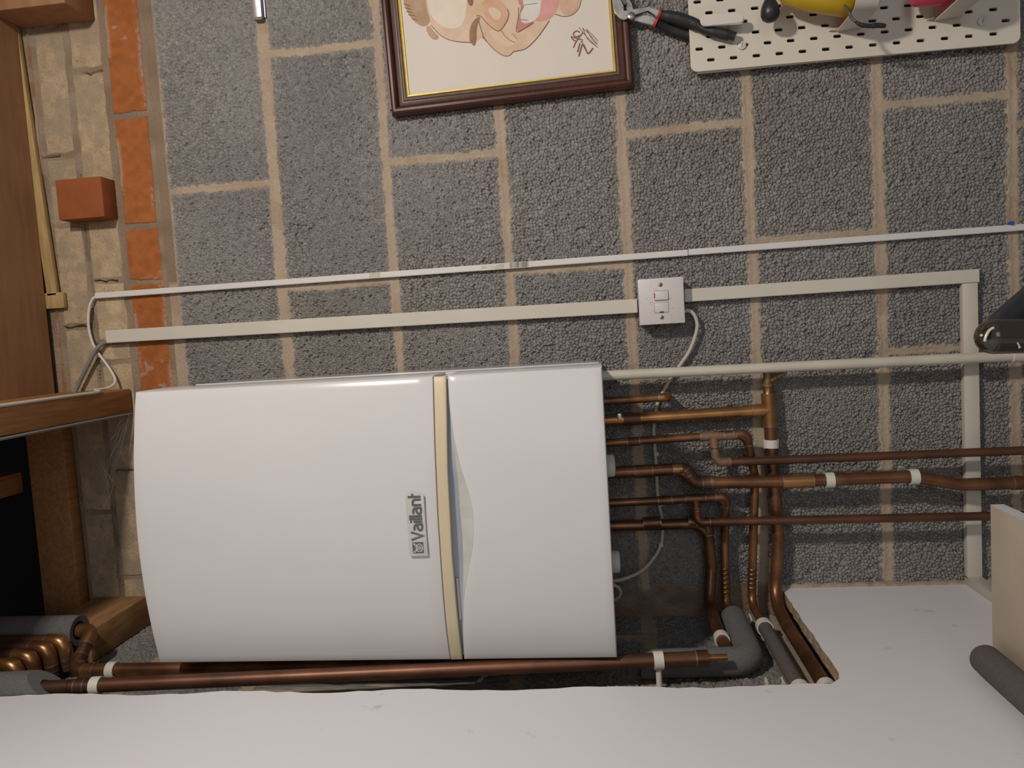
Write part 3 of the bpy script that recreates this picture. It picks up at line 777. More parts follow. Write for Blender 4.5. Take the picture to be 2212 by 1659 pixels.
def switch():
    t = thing('fused_switch', at(1428, 650, 0), 'square white fused switch box on the block wall between the trunking lengths', 'switch')
    x0, x1 = -0.0099, 0.0732; z0, z1 = 1.2565, 1.3375
    MB().box((x0 + 0.001, -0.036, z0 + 0.001), (x1 - 0.001, -0.001, z1 - 0.001), 0.001).build('back_box', M['faceplate'], t)
    fp = MB().box((x0, -0.045, z0), (x1, -0.0362, z1), 0.0012).build('faceplate', M['faceplate'], t)
    def P(u, v): return at(u, v, -0.0453)
    # photograph crop coordinates -> full frame
    C = lambda a, b: (1340 + a / 5.267, 560 + b / 5.267)
    def rect_at(a0, b0, a1, b1):
        p0, p1 = P(*C(a0, b0)), P(*C(a1, b1)); return p0, p1
    p0, p1 = rect_at(384, 362, 548, 462)
    mb = MB(); mb.box((p1.x, -0.0453, p1.z), (p0.x, -0.0445, p0.z)); mb.build('switch_surround', M['faceplate_line'], t, smooth=False)
    rot = Matrix.Rotation(math.radians(5), 3, 'X')
    MB().box((p1.x + 0.0005, -0.0485, p1.z + 0.0005), (p0.x - 0.0005, -0.0448, p0.z - 0.0005), 0.0008, rot=Matrix.Rotation(math.radians(4), 3, 'Z')).build('rocker', M['faceplate'], t)
    r0, r1 = rect_at(381, 388, 394, 442)
    MB().box((r1.x, -0.0492, r1.z), (r0.x, -0.047, r0.z)).build('red_marker', M['red'], t)
    p0, p1 = rect_at(386, 496, 553, 604)
    mb = MB(); mb.box((p1.x, -0.0453, p1.z), (p0.x, -0.0445, p0.z)); mb.build('fuse_surround', M['faceplate_line'], t, smooth=False)
    MB().box((p1.x + 0.0004, -0.0462, p1.z + 0.0004), (p0.x - 0.0004, -0.0448, p0.z - 0.0004), 0.0006).build('fuse_carrier', M['faceplate'], t)
    f0, f1 = rect_at(445, 596, 497, 606)
    MB().box((f1.x, -0.0466, f1.z), (f0.x, -0.0458, f0.z)).build('fuse_notch', M['faceplate_line'], t, smooth=False)
    for a, b in ((457, 290), (474, 662)):
        c = P(*C(a, b))
        s = MB(); s.lathe([(0.0037, 0.0), (0.0037, 0.0008), (0.003, 0.0013)], (c.x, -0.0447, c.z), (0, -1, 0), 16)
        s = s.build('screw', M['screw'], t)
        MB().box((c.x - 0.0031, -0.0462, c.z - 0.0005), (c.x + 0.0031, -0.0459, c.z + 0.0005)).build('screw_slot', M['faceplate_line'], s, smooth=False)
    mb = MB(); r = random.Random(9)          # old paint scratches on the plate
    for k in range(42):
        a, b = (r.uniform(290, 600), r.uniform(280, 700))
        if r.random() < .5: a, b = r.choice([(r.uniform(300, 380), r.uniform(330, 620)), (r.uniform(570, 600), r.uniform(380, 700)), (r.uniform(560, 720), r.uniform(670, 715))])
        if 370 < a < 560 and 340 < b < 610: continue
        l, an = r.uniform(4, 22), r.uniform(0, 3.1)
        c0, c1 = P(*C(a, b)), P(*C(a + l * math.cos(an), b + l * math.sin(an)))
        dn = Vector((c1.z - c0.z, 0, -(c1.x - c0.x))).normalized() * r.uniform(0.0001, 0.00025)
        mb._faces([Vector((q.x, -0.04515, q.z)) for q in (c0 + dn, c0 - dn, c1 - dn, c1 + dn)], [[0, 1, 2, 3]])
    mb.build('scratches', mat('scratch_brown', (0.25, 0.17, 0.12), 0.8), t, smooth=False)
switch()

def smooth_path(pts, n=8):
    P = [Vector(p) for p in pts]; out = []
    P = [2 * P[0] - P[1]] + P + [2 * P[-1] - P[-2]]
    for i in range(1, len(P) - 2):
        a, b, c, d = P[i - 1:i + 3]
        for k in range(n):
            t = k / n
            out.append(0.5 * ((2 * b) + (c - a) * t + (2 * a - 5 * b + 4 * c - d) * t * t + (3 * b - a - 3 * c + d) * t ** 3))
    out.append(P[-2]); return out
cable_px = [(1470, 676, -.018), (1486, 671, -.020), (1499, 679, -.020), (1506, 700, -.018), (1502, 725, -.015), (1488, 760, -.012), (1468, 790, -.010), (1450, 815, -.008), (1436, 840, -.007), (1424, 862, -.006), (1416, 890, -.005), (1412, 925, -.005), (1414, 960, -.005), (1416, 985, -.005),
            (1418, 1020, -.005), (1420, 1060, -.005), (1425, 1095, -.005), (1430, 1120, -.005), (1431, 1150, -.005), (1427, 1178, -.006), (1412, 1206, -.014), (1385, 1234, -.03), (1350, 1250, -.05), (1328, 1255, -.06), (1312, 1256, -.064)]
tag(MB().tube(smooth_path([at(*c) for c in cable_px]), 0.0034, 12).build('power_cable', M['cable_white']), 'white flex looping from the switch box down behind the copper pipes', 'cable')
p1 = [at(1300, 1258, -.09), at(1322, 1262, -.09), at(1338, 1272, -.085), at(1340, 1284, -.08), at(1330, 1295, -.075), at(1300, 1300, -.07)]
tag(MB().tube(smooth_path(p1), 0.003, 10).build('cable_loop', M['cable_white']), 'short grey-white cable loop under the boiler beside the cavity', 'cable')
def cable_clip(u, v, du, label):
    c = at(u, v, -0.006)
    t = thing('cable_clip', (c.x, -0.001, c.z), label, 'cable clip', 'cable clips on the flex')
    MB().box((c.x - 0.0035, -0.0096, c.z - 0.0045), (c.x + 0.0035, -0.001, c.z + 0.0045), 0.001).build('saddle', M['cable_pale'], t)
    MB().lathe([(0.0016, 0), (0.0016, 0.010), (0.0024, 0.0105), (0.0024, 0.0115)], (c.x, -0.0005, c.z - du), (0, -1, 0), 10).build('nail', M['screw'], t)
    return t
cable_clip(1418, 981, 0.0062, 'white cable clip on the flex, above the second copper elbow')
cable_clip(1426, 1090, 0.006, 'white cable clip on the flex, between the two lowest boiler pipes')
cable_clip(1428, 1177, 0.006, 'white cable clip where the flex turns towards the boiler underside')
wc = [(207, 640, -.006), (199, 648, -.007), (193, 665, -.008), (191, 690, -.008), (193, 715, -.008), (201, 742, -.008), (214, 765, -.008), (230, 786, -.008), (243, 806, -.010), (249, 820, -.014), (247, 829, -.022), (238, 836, -.032), (224, 840, -.045)]
pts = [at(*c) for c in wc]
jp = [Vector((-0.0737, y, 2.3635)) for y in (-0.10, -0.16, -0.22, -0.28, -0.34, -0.45)]
tag(MB().tube(smooth_path(pts + [at(205, 842, -0.07)] + jp), 0.0028, 10).build('thin_cable', M['cable_pale']), 'thin white cable curling from the thin trunking along the joist', 'cable')
gc = [(232, 738, -.008), (222, 742, -.009), (210, 752, -.014), (200, 768, -.016), (190, 788, -.016), (178, 812, -.016), (166, 838, -.016), (152, 868, -.025)]
tag(MB().tube(smooth_path([at(*c) for c in gc]), 0.0042, 10).build('grey_cable', M['cable_grey']), 'grey cable leaving the top end of the wide trunking', 'cable')
jc = [Vector((-0.1265, y, 2.361 - 0.004 * math.sin((y + .05) * 9))) for y in np.linspace(-0.015, -0.6, 14)]
tag(MB().tube(smooth_path(jc), 0.0026, 8).build('thin_cable', M['cable_grey']), 'thin grey cable sagging along the shaded side of the joist', 'cable')

# ------------------------------------------------------------------ pipework
R22, R15 = 0.0112, 0.0076
class Run:
    def __init__(self, label, first, cat='pipe', name='copper_pipe', group='copper pipes'):
        self.t = thing(name, first, label, cat, group)
    def pipe(self, pts, r, m='copper', fillet=0.02, name='pipe', seg=20):
        MB().tube(pts, r, seg, fillet=fillet).build(name, M[m], self.t); return self
    def sock(self, a, b, r, m='copper', rings=(0, 1)):
        """soldered sleeve between a and b"""
        a, b = Vector(a), Vector(b); d = (b - a)
        mb = MB(); mb.tube([a, b], r * 1.10, 20)
        mb.mi = 1
        for k in rings:
            p = a + d * k; n = d.normalized()
            mb.tube([p - n * 0.0007, p + n * 0.0007], r * 1.125, 20)
        mb.build('coupling', [M[m], M['solder']], self.t); return self
    def elbow(self, a, b, c, r, m='copper', ln=0.016, fillet=None):
        a, b, c = Vector(a), Vector(b), Vector(c)
        d1, d2 = (a - b).normalized(), (c - b).normalized()
        f = fillet or r * 1.7
        mb = MB(); mb.tube([b + d1 * ln, b, b + d2 * ln], r * 1.10, 20, fillet=f)
        mb.mi = 1
        for d_ in (d1, d2):
            mb.tube([b + d_ * (ln - 0.0004), b + d_ * (ln + 0.0009)], r * 1.12, 20)
        mb.build('elbow', [M[m], M['solder']], self.t); return self
    def tee(self, a, b, c, r, rb=None, m='copper', ln=0.02):
        """a-b run through, branch from the middle to c"""
        a, b, c = Vector(a), Vector(b), Vector(c); mid = (a + b) / 2
        d1 = (b - a).normalized(); d2 = (c - mid).normalized(); rb = rb or r
        mb = MB(); mb.tube([mid - d1 * ln, mid + d1 * ln], r * 1.12, 20); mb.tube([mid, mid + d2 * ln], rb * 1.12, 20)
        mb.mi = 1
        for p, n, rr in ((mid - d1 * ln, d1, r), (mid + d1 * ln, d1, r), (mid + d2 * ln, d2, rb)):
            mb.tube([p - n * 0.0007, p + n * 0.0007], rr * 1.14, 20)
        mb.build('tee', [M[m], M['solder']], self.t); return self
ZB = BZ0 + 0.0036    # underside of the boiler
# -- white overflow pipe
a, b = at(1310, 811, -0.0485), at(2187, 769, -0.0485)
r_ = Run('off-white plastic overflow pipe running from the boiler side to the floor', at(1800, 790, -0.05), name='overflow_pipe', group='plastic pipes')
dirn = (b - a).normalized()
end = b + dirn * 0.30
r_.pipe([Vector((a.x, a.y, ZB)), end], 0.0092, 'upvc_pipe')
MB().lathe([(0.0096, 0), (0.0118, 0.002), (0.0118, 0.045), (0.0096, 0.047)], at(2183, 769, -0.0485), dirn, 20).build('coupling', M['upvc_pipe'], r_.t)
# -- short pipe into the wall
r_ = Run('short copper pipe from the boiler turning into the wall, nearest the plastic pipe', at(1380, 862, -0.05))
a = at(1415, 861, -0.045); c = at(1443, 858, -0.045)
A = Vector((c.x, -0.045, ZB)); Bp = Vector((c.x, -0.045, c.z)); Cw = Vector((c.x, 0.002, c.z))
a0 = at(1320, 866, -0.045); A = Vector((a0.x, -0.045, ZB))
r_.pipe([A, Bp, Cw], R15, 'copper', 0.016); r_.elbow(A, Bp, Cw, R15, 'copper_bright', 0.017)
# -- pipe with the tee and test nipple (the gas-size pipe)
r_ = Run('bright copper pipe from the boiler to the tee with brass nipple and white clip', at(1500, 890, -0.04))
yG = -0.027
a = at(1320, 908, yG); tee = at(1661, 886, yG); top = at(1657, 815, yG)
A = Vector((a.x, yG, ZB))
r_.pipe([A, tee], R22, 'copper_bright')
r_.sock(at(1347, 906, yG), at(1383, 904, yG), R22, 'copper_dark', rings=())
MB().box(at(1338, 900, yG - 0.0125) - Vector((0.006, 0.0012, 0.004)), at(1338, 900, yG - 0.0125) + Vector((0.006, 0.0012, 0.004)), 0.001).build('metal_tag', M['alu'], r_.t)
mid2 = at(1668, 975, yG)
r_.tee(top, tee * 2 - top, A, R22, R22, 'copper_bright', 0.030)
s1 = at(1660, 856, yG); s2 = at(1658, 834, yG)
MB().lathe([(R22 * 1.1, 0), (R15 * 1.15, 0.006), (R15 * 1.15, 0.016), (R15 * 1.15, (s2 - s1).length)], s1, (s2 - s1), 20).build('reducer', M['copper_bright'], r_.t)
MB().lathe([(R15 * 1.3, 0), (R15 * 1.3, 0.004), (R15 * 0.95, 0.005), (R15 * 0.95, 0.034), (R15 * 1.1, 0.036)], s2, (at(1657, 800, yG) - s2), 16).build('brass_end', M['brass'], r_.t)
n0 = at(1664, 822, yG); n1 = at(1696, 804, yG)
MB().lathe([(0.0045, 0), (0.0045, 0.012), (0.0058, 0.013), (0.0058, 0.026), (0.004, 0.028)], n0, (n1 - n0), 12).build('test_nipple', M['brass'], r_.t)
down = [tee, at(1668, 975, yG), at(1676, 1120, yG), at(1683, 1225, yG)]
e1 = atx(1700, 1290, -0.525); e2 = atx(1730, 1370, -0.545); e3 = atx(1808, 1481, -0.545)
cxz = atx(1800, 1470, -0.545)
zc_ = 1.113
path = [tee, Vector((-0.42, yG, at(1683, 1225, yG).z)), Vector((-0.535, yG - 0.004, zc_ + 0.002)), Vector((-0.546, -0.12, zc_)), Vector((-0.546, -0.47, zc_))]
r_.pipe(path, R22, 'copper', 0.05)
# -- pipe with tee, branch pipe down the wall and insulated tail in the cavity
yD = -0.056
r_ = Run('copper pipe with dull tee, feeding the straight pipe between plastic and clipped pipes', at(1450, 950, -0.05))
a = at(1325, 957, yD); tee = at(1540, 942, yD); elb = at(1612, 936, yD)
A = Vector((a.x, yD, ZB)); Z1 = Vector((elb.x, yD, elb.z))
zD = at(1640, 1200, yG).z
cv = Vector((-0.50, -0.040, 1.157))
dn = [A, Z1, Vector((-0.30, -0.037, zD + 0.004)), Vector((-0.535, -0.037, 1.158)), Vector((-0.548, -0.10, 1.152)), Vector((-0.548, -0.46, 1.150))]
r_.pipe(dn, R15, 'copper', 0.028)
r_.elbow(A, Z1, dn[2], R15, 'copper', 0.022)
br = at(1552, 990, yD); br2 = at(1700, 995, yD)
t_end = at(2212, 973, yD); t_start = at(1575, 998, yD)
dirn = (t_end - t_start).normalized()
bend = Vector((at(1555, 998, yD).x, yD, at(1548, 998, yD).z))
r_.tee(tee + Vector((0, 0, 0.01)), tee - Vector((0, 0, 0.01)), bend, R15, R15, 'copper_dull', 0.020)
r_.pipe([tee, bend, t_start, t_end + dirn * 0.25], R15, 'copper_dark', 0.016)
r_.elbow(tee, bend, t_end, R15, 'copper_dull', 0.024)
r_.sock(at(1355, 955, yD), at(1381, 953, yD), R15, 'copper_dark')
r_.sock(at(1512, 944, yD), at(1524, 943, yD), R15, 'copper_dull')
r_.sock(at(1562, 941, yD), at(1590, 939, yD), R15, 'copper_dull')
# foam / dust sleeve on its tail in the cavity
mb = MB(); mb.tube([Vector((-0.548, -0.115, 1.152)), Vector((-0.548, -0.44, 1.150))], 0.0115, 18)
o = mb.build('dusty_sleeve', M['foam_dark'], r_.t); o['label'] = 'dusty dark sleeve on its tail'
def corrugate(p0_, p1_, t0, n, r, run):
    mb = MB(); d_ = (p1_ - p0_).normalized()
    for k in range(n):
        p = p0_ + (p1_ - p0_) * t0 + d_ * 0.0085 * k
        mb.tube([p, p + d_ * 0.0022, p + d_ * 0.0044], r, 16, radii=[r * 1.02, r * 1.14, r * 1.02])
    mb.build('corrugation', M['copper'], run.t)
corrugate(dn[2], dn[3], 0.72, 5, R15, r_)
# -- large pipe with offset
yE = -0.0565
r_ = Run('thick copper pipe with an offset bend, held by two white clips low on the wall', at(1600, 1040, -0.06))
p0 = at(1335, 1021, yE); p1 = at(1476, 1013, yE); p2 = at(1515, 1043, yE); p3 = at(1720, 1040, yE); p4 = at(1950, 1030, yE); p5 = at(1985, 1030, yE); p6 = at(2090, 1046, yE); p7 = at(2212, 1042, yE)
A = Vector((p0.x, yE, ZB)); B1 = Vector((p1.x, yE, p1.z)); 
pts = [A, at(1470, 1013, yE), at(1502, 1043, yE), at(1700, 1040, yE), at(1968, 1029, yE), at(2080, 1047, yE), at(2212, 1042, yE), at(2330, 1038, yE)]
r_.pipe(pts, R22, 'copper', 0.035)
r_.elbow(A, at(1480, 1013, yE), at(1494, 1036, yE), R22, 'copper_dark', 0.012)
r_.elbow(at(1488, 1025, yE), at(1502, 1043, yE), at(1700, 1040, yE), R22, 'copper_dark', 0.030)
r_.sock(at(1371, 1019, yE), at(1409, 1017, yE), R22, 'copper')
r_.sock(at(1453, 1014, yE), at(1473, 1013, yE), R22, 'copper_bright', rings=(0,))
r_.sock(at(1517, 1043, yE), at(1536, 1042, yE), R22, 'copper')
r_.sock(at(1690, 1040.5, yE), at(1756, 1038, yE), R22, 'copper_bright')
r_.sock(at(2186, 1043, yE), at(2205, 1042, yE), R22, 'copper_dark', rings=(0,))
# -- thin pipe with tee / branch down the wall
yF = -0.0560
r_ = Run('thin copper pipe whose tee feeds the straight pipe ending behind the cream shelf', at(1420, 1085, -0.06))
A0 = at(1320, 1087, yF); A = Vector((A0.x, yF, ZB)); tee = at(1502, 1077, yF); elb = at(1560, 1074, yF)
E1 = Vector((elb.x, yF, at(1568, 1074, yF).z))
dn = [A, E1, Vector((-0.42, yF + 0.03, at(1572, 1200, yF).z)), Vector((-0.535, -0.045, 1.205)), Vector((-0.545, -0.10, 1.200))]
r_.pipe(dn, R15, 'copper', 0.022); r_.elbow(A, E1, dn[2], R15, 'copper', 0.018)
F1 = at(1507, 1128, yF); Fend = at(2140, 1114.5, yF); dirn = (Fend - at(1540, 1127, yF)).normalized()
r_.tee(tee + Vector((0, 0, 0.01)), tee - Vector((0, 0, 0.01)), F1, R15, R15, 'copper', 0.018)
r_.pipe([tee, F1, Fend + dirn * 0.5], R15, 'copper_dark', 0.016); r_.elbow(tee, F1, Fend, R15, 'copper', 0.022)
r_.sock(at(1422, 1082, yF), at(1451, 1080, yF), R15, 'copper')
corrugate(dn[2], dn[3], 0.42, 6, R15, r_)
# -- last thick pipe into the cavity
yH = -0.033
r_ = Run('thick copper pipe turning into the cavity under a white clip beside the grey foam', at(1420, 1130, -0.05))
A0 = at(1325, 1136, yH); A = Vector((A0.x, yH, ZB)); E0 = at(1527, 1128, yH); E1 = Vector((A0.x - 0.001, yH, E0.z))
dn = [A, E1, Vector((-0.47, yH, at(1536, 1230, yH).z)), Vector((-0.530, -0.055, 1.237)), Vector((-0.538, -0.13, 1.236)), Vector((-0.538, -0.226, 1.236))]
r_.pipe(dn, R22 * 0.92, 'copper', 0.034); r_.elbow(A, E1, dn[2], R22 * 0.92, 'copper', 0.02)
r_.sock(at(1390, 1131, yH), at(1427, 1129, yH), R22 * 0.95, 'copper')
r_.sock(at(1487, 1127, yH), at(1505, 1127, yH), R22 * 0.95, 'copper')
# -- the two risers beside the boiler
r_ = Run('long copper riser in the cavity beside the boiler, capped at its bottom end', Vector((-0.53, -0.30, 1.28)), group='copper pipes')
pa, pb = atx(1528, 1421.5, -0.522), atx(205, 1481, -0.522)
dirn = (pb - pa).normalized()
pt = pa + dirn * ((atx(150, 1484, -0.522) - pa).length)
r_.pipe([pa, pt], R22, 'copper_dark')
r_.sock(pa - dirn * 0.001, atx(1503, 1422.5, -0.522), R22, 'copper', rings=(1,))
tl = atx(1598, 1412, -0.535)
MB().tube([pa, pa - dirn * 0.030], 0.0052, 14).build('stub', M['copper_bright'], r_.t)
el = pt + Vector((0, 0.10, 0.02))
r_.sock(atx(185, 1482, -0.522), atx(165, 1483, -0.522), R22, 'copper_dark')
p2 = Vector((pt.x, pt.y, pt.z))
up1 = atx(150, 1484, -0.522); 
zq = p2.z + 0.004
r_2 = Run('copper riser half hidden behind the boiler, elbowing up into grey foam above', Vector((-0.53, -0.26, 2.2)))
qa = Vector((-0.546, -0.258, 1.75)); qb = atx(168, 1448, -0.546)
f1 = at(165, 1362, -0.20)
qe, qj = Vector((-0.546, qb.y, qb.z + 0.006)), Vector((f1.x, f1.y, qb.z + 0.014))
r_2.pipe([qa, qe, qj, Vector((f1.x, f1.y, f1.z + 0.25))], R22, 'copper', 0.024)
r_2.sock(atx(206, 1448, -0.546), atx(180, 1448, -0.546), R22, 'copper_bright', rings=(0,))
r_2.elbow(qe, qj, Vector((f1.x, f1.y, f1.z + 0.25)), R22, 'copper_bright', 0.030, fillet=0.024)
r_2.elbow(qa, qe, qj, R22, 'copper_dark', 0.028, fillet=0.024)
# riser one and its neighbours bend back and climb as a bundle
def bundle(u_el, v_el, y, m, label, rr=R22):
    e = at(u_el, v_el, y)
    q = Run(label, e); tr = [Vector((-0.556, y, e.z - 0.003)), e, Vector((e.x, y, e.z + 0.40))]
    q.pipe(tr, rr, m, 0.022)
    q.elbow(tr[0], tr[1], tr[2], rr, 'copper_bright', 0.030, fillet=0.022)
    k = tr[0] + (e - tr[0]) * 0.18
    q.sock(k, k + (e - tr[0]).normalized() * 0.010, rr, m)
    return q
r_.pipe([pt - dirn * 0.002, pt + dirn * 0.35], R22, 'copper_dark')
bundle(137, 1384, -0.2400, 'copper_dark', 'first copper pipe of the bundle above the boiler, next to the upright foam')
bundle(103, 1399, -0.2643, 'copper_dark', 'second copper pipe of the bundle above the boiler, its big bend catching the light')
bundle(68, 1416, -0.2886, 'copper_dark', 'third copper pipe of the bundle above the boiler, next to the slanting foam')
bundle(34, 1436, -0.3129, 'copper_dark', 'topmost copper pipe bend of the bundle above the boiler')
# -- white clips
def clip(name_pos, axis, r, stem, label, closed=True, open_dir=None):
    """pipe clip: band round the pipe, stem to the wall. axis: pipe direction, stem: vector from the pipe centre to the wall"""
    c = Vector(name_pos); ax = Vector(axis).normalized(); st = Vector(stem); sd = st.normalized()
    t = thing('pipe_clip', c + st, label, 'pipe clip', 'white pipe clips')
    e1 = sd; e2 = ax.cross(e1).normalized()
    ri, ro, hw = r * 1.02, r * 1.02 + 0.0024, 0.0075
    a0, a1 = (-math.pi, math.pi) if closed else (-2.1, 2.1)
    n = 28
    mb = MB(); rows = []
    ring = []
    for i in range(n + 1):
        a = a0 + (a1 - a0) * i / n
        ring.append(e1 * math.cos(a) + e2 * math.sin(a))
    for rad, h in ((ri, -hw), (ro, -hw), (ro, hw), (ri, hw), (ri, -hw)):
        rows.append([c + d_ * rad + ax * h for d_ in ring])
    mb.grid(rows)
    if not closed:
        for k in (0, n):
            mb._faces([rows[j][k] for j in range(4)], [[0, 1, 2, 3]])
    bmesh.ops.remove_doubles(mb.bm, verts=mb.bm.verts, dist=1e-6)
    mb.build('band', M['clip'], t, angle=50)
    L_ = st.length
    if L_ > ro + 0.002:
        mb = MB()
        mb.lathe([(0.0046, ro - 0.001), (0.0046, L_ - 0.005)], c, sd, 14)
        mb.lathe([(0.0085, L_ - 0.005), (0.0085, L_ - 0.001)], c, sd, 18)
        mb.build('stem', M['clip'], t)
    return t
p = at(1665.5, 958, yG)
clip((p.x, yG, p.z), (1, 0, -0.03), R22, (0, -yG, 0), 'white clip on the bright copper pipe just under its tee')
p = at(1791, 1037, yE); clip((p.x, yE, p.z), (at(1968, 1029, yE) - at(1700, 1040, yE)), R22, (0, -yE, 0), 'white clip on the thick wall pipe, nearer its soldered sleeve')
p = at(1973, 1030, yE); clip((p.x, yE, p.z), (at(1968, 1029, yE) - at(1700, 1040, yE)), R22, (0, -yE, 0), 'white clip on the thick wall pipe where it starts to bend')
clip((-0.538, -0.190, 1.236), (0, 1, 0), R22 * 0.92, (XB + 0.538, 0, 0), 'white clip on the cavity pipe beside the grey foam elbow')
clip((-0.548, -0.118, 1.152), (0, 1, 0), 0.0118, (XB + 0.548, 0, 0), 'white clip on the dusty cavity pipe, at the wall end')
clip((-0.548, -0.352, 1.150), (0, 1, 0), 0.0118, (XB + 0.548, 0, 0), 'white clip on the dusty cavity pipe, at the white board end')
clip((-0.546, -0.350, 1.113), (0, 1, 0), R22, (XB + 0.546, 0, 0), 'white clip on the lowest cavity pipe beside the cut board edge')
p = pa + dirn * ((atx(1422, 1427, -0.522) - pa).length)
clip(p, dirn, R22, (XB - p.x, 0.0, 0), 'white clip near the capped bottom of the long riser')
p = pa + dirn * ((atx(209, 1481, -0.522) - pa).length)
clip(p, dirn, R22, (XB - p.x, 0.0, 0), 'white clip near the top of the long riser')
p = atx(252, 1441, -0.546); clip((-0.546, qb.y - 0.0, p.z), (0, 0, 1), R22, (XB + 0.546, 0, 0), 'white clip on the half hidden riser beside the boiler top')
clip((-0.545, -0.335, 1.183), (0, 1, 0), R22, (XB + 0.545, 0, 0), 'empty open white clip below the grey foam bend', closed=False)
clip((-0.548, -0.075, 1.176), (0, 1, 0), R15, (XB + 0.548, 0, 0), 'empty open white clip behind the grey foam, against the block wall', closed=False)
# -- grey foam lagging
def foam_tube(name, pts, r, label, fillet=0.0, hole=0.45, cat='pipe lagging', m='foam', split=False, group=None):
    t = thing(name, pts[0], label, cat, group)
    MB().tube(pts, r, 26, fillet=fillet, cap=False).build('sleeve', M[m], t)
    for a, b in ((pts[0], pts[1]), (pts[-1], pts[-2])):
        n = (Vector(b) - Vector(a)).normalized(); mb = MB()
        mb.lathe([(r, 0.0), (r * 0.97, -0.0008), (r * hole, 0.0004), (r * hole * 0.9, 0.02), (1e-5, 0.021)], a, n, 26, cap=False)
        mb.build('cut_end', M['foam_in'], t)
    return t
foam_tube('foam_lagging', [Vector((-0.546, -0.080, 1.1985)), Vector((-0.5465, -0.256, 1.2010)), Vector((-0.5465, -0.263, 1.375))], 0.0225, 'grey foam pipe lagging with an elbow in the bottom of the cavity', fillet=0.032)
foam_tube('foam_lagging', [Vector((f1.x, f1.y, at(172, 1362, -0.20).z)), Vector((f1.x, f1.y, 2.70))], 0.0275, 'upright grey foam lagging with open split end above the pipe bends', hole=0.62)
def cut_foam(a_, d_, L_, r, label):
    """foam sleeve with an oblique torn end"""
    t = thing('foam_lagging', a_, label, 'pipe lagging')
    e1 = Vector((1, 0, 0)); e1 = (e1 - d_ * e1.dot(d_)).normalized(); e2 = d_.cross(e1)
    n = 30; ring = [e1 * math.cos(2 * math.pi * k / n) + e2 * math.sin(2 * math.pi * k / n) for k in range(n + 1)]
    sh = [d_ * (1.15 * r * q.dot(e1)) for q in ring]
    mb = MB(); mb.grid([[a_ + q * r + s_ for q, s_ in zip(ring, sh)], [a_ + d_ * L_ + q * r for q in ring]])
    bmesh.ops.remove_doubles(mb.bm, verts=mb.bm.verts, dist=1e-6); mb.build('sleeve', M['foam'], t)
    mb = MB(); mb.grid([[a_ + q * r + s_ for q, s_ in zip(ring, sh)], [a_ + q * R22 * 1.1 + s_ * (R22 * 1.1 / r) for q, s_ in zip(ring, sh)]])
    bmesh.ops.remove_doubles(mb.bm, verts=mb.bm.verts, dist=1e-6); mb.build('cut_end', M['foam_in'], t)
cut_foam(pt + dirn * 0.030, dirn, 0.30, 0.0275, 'slanting grey foam lagging piece behind the top of the white board')
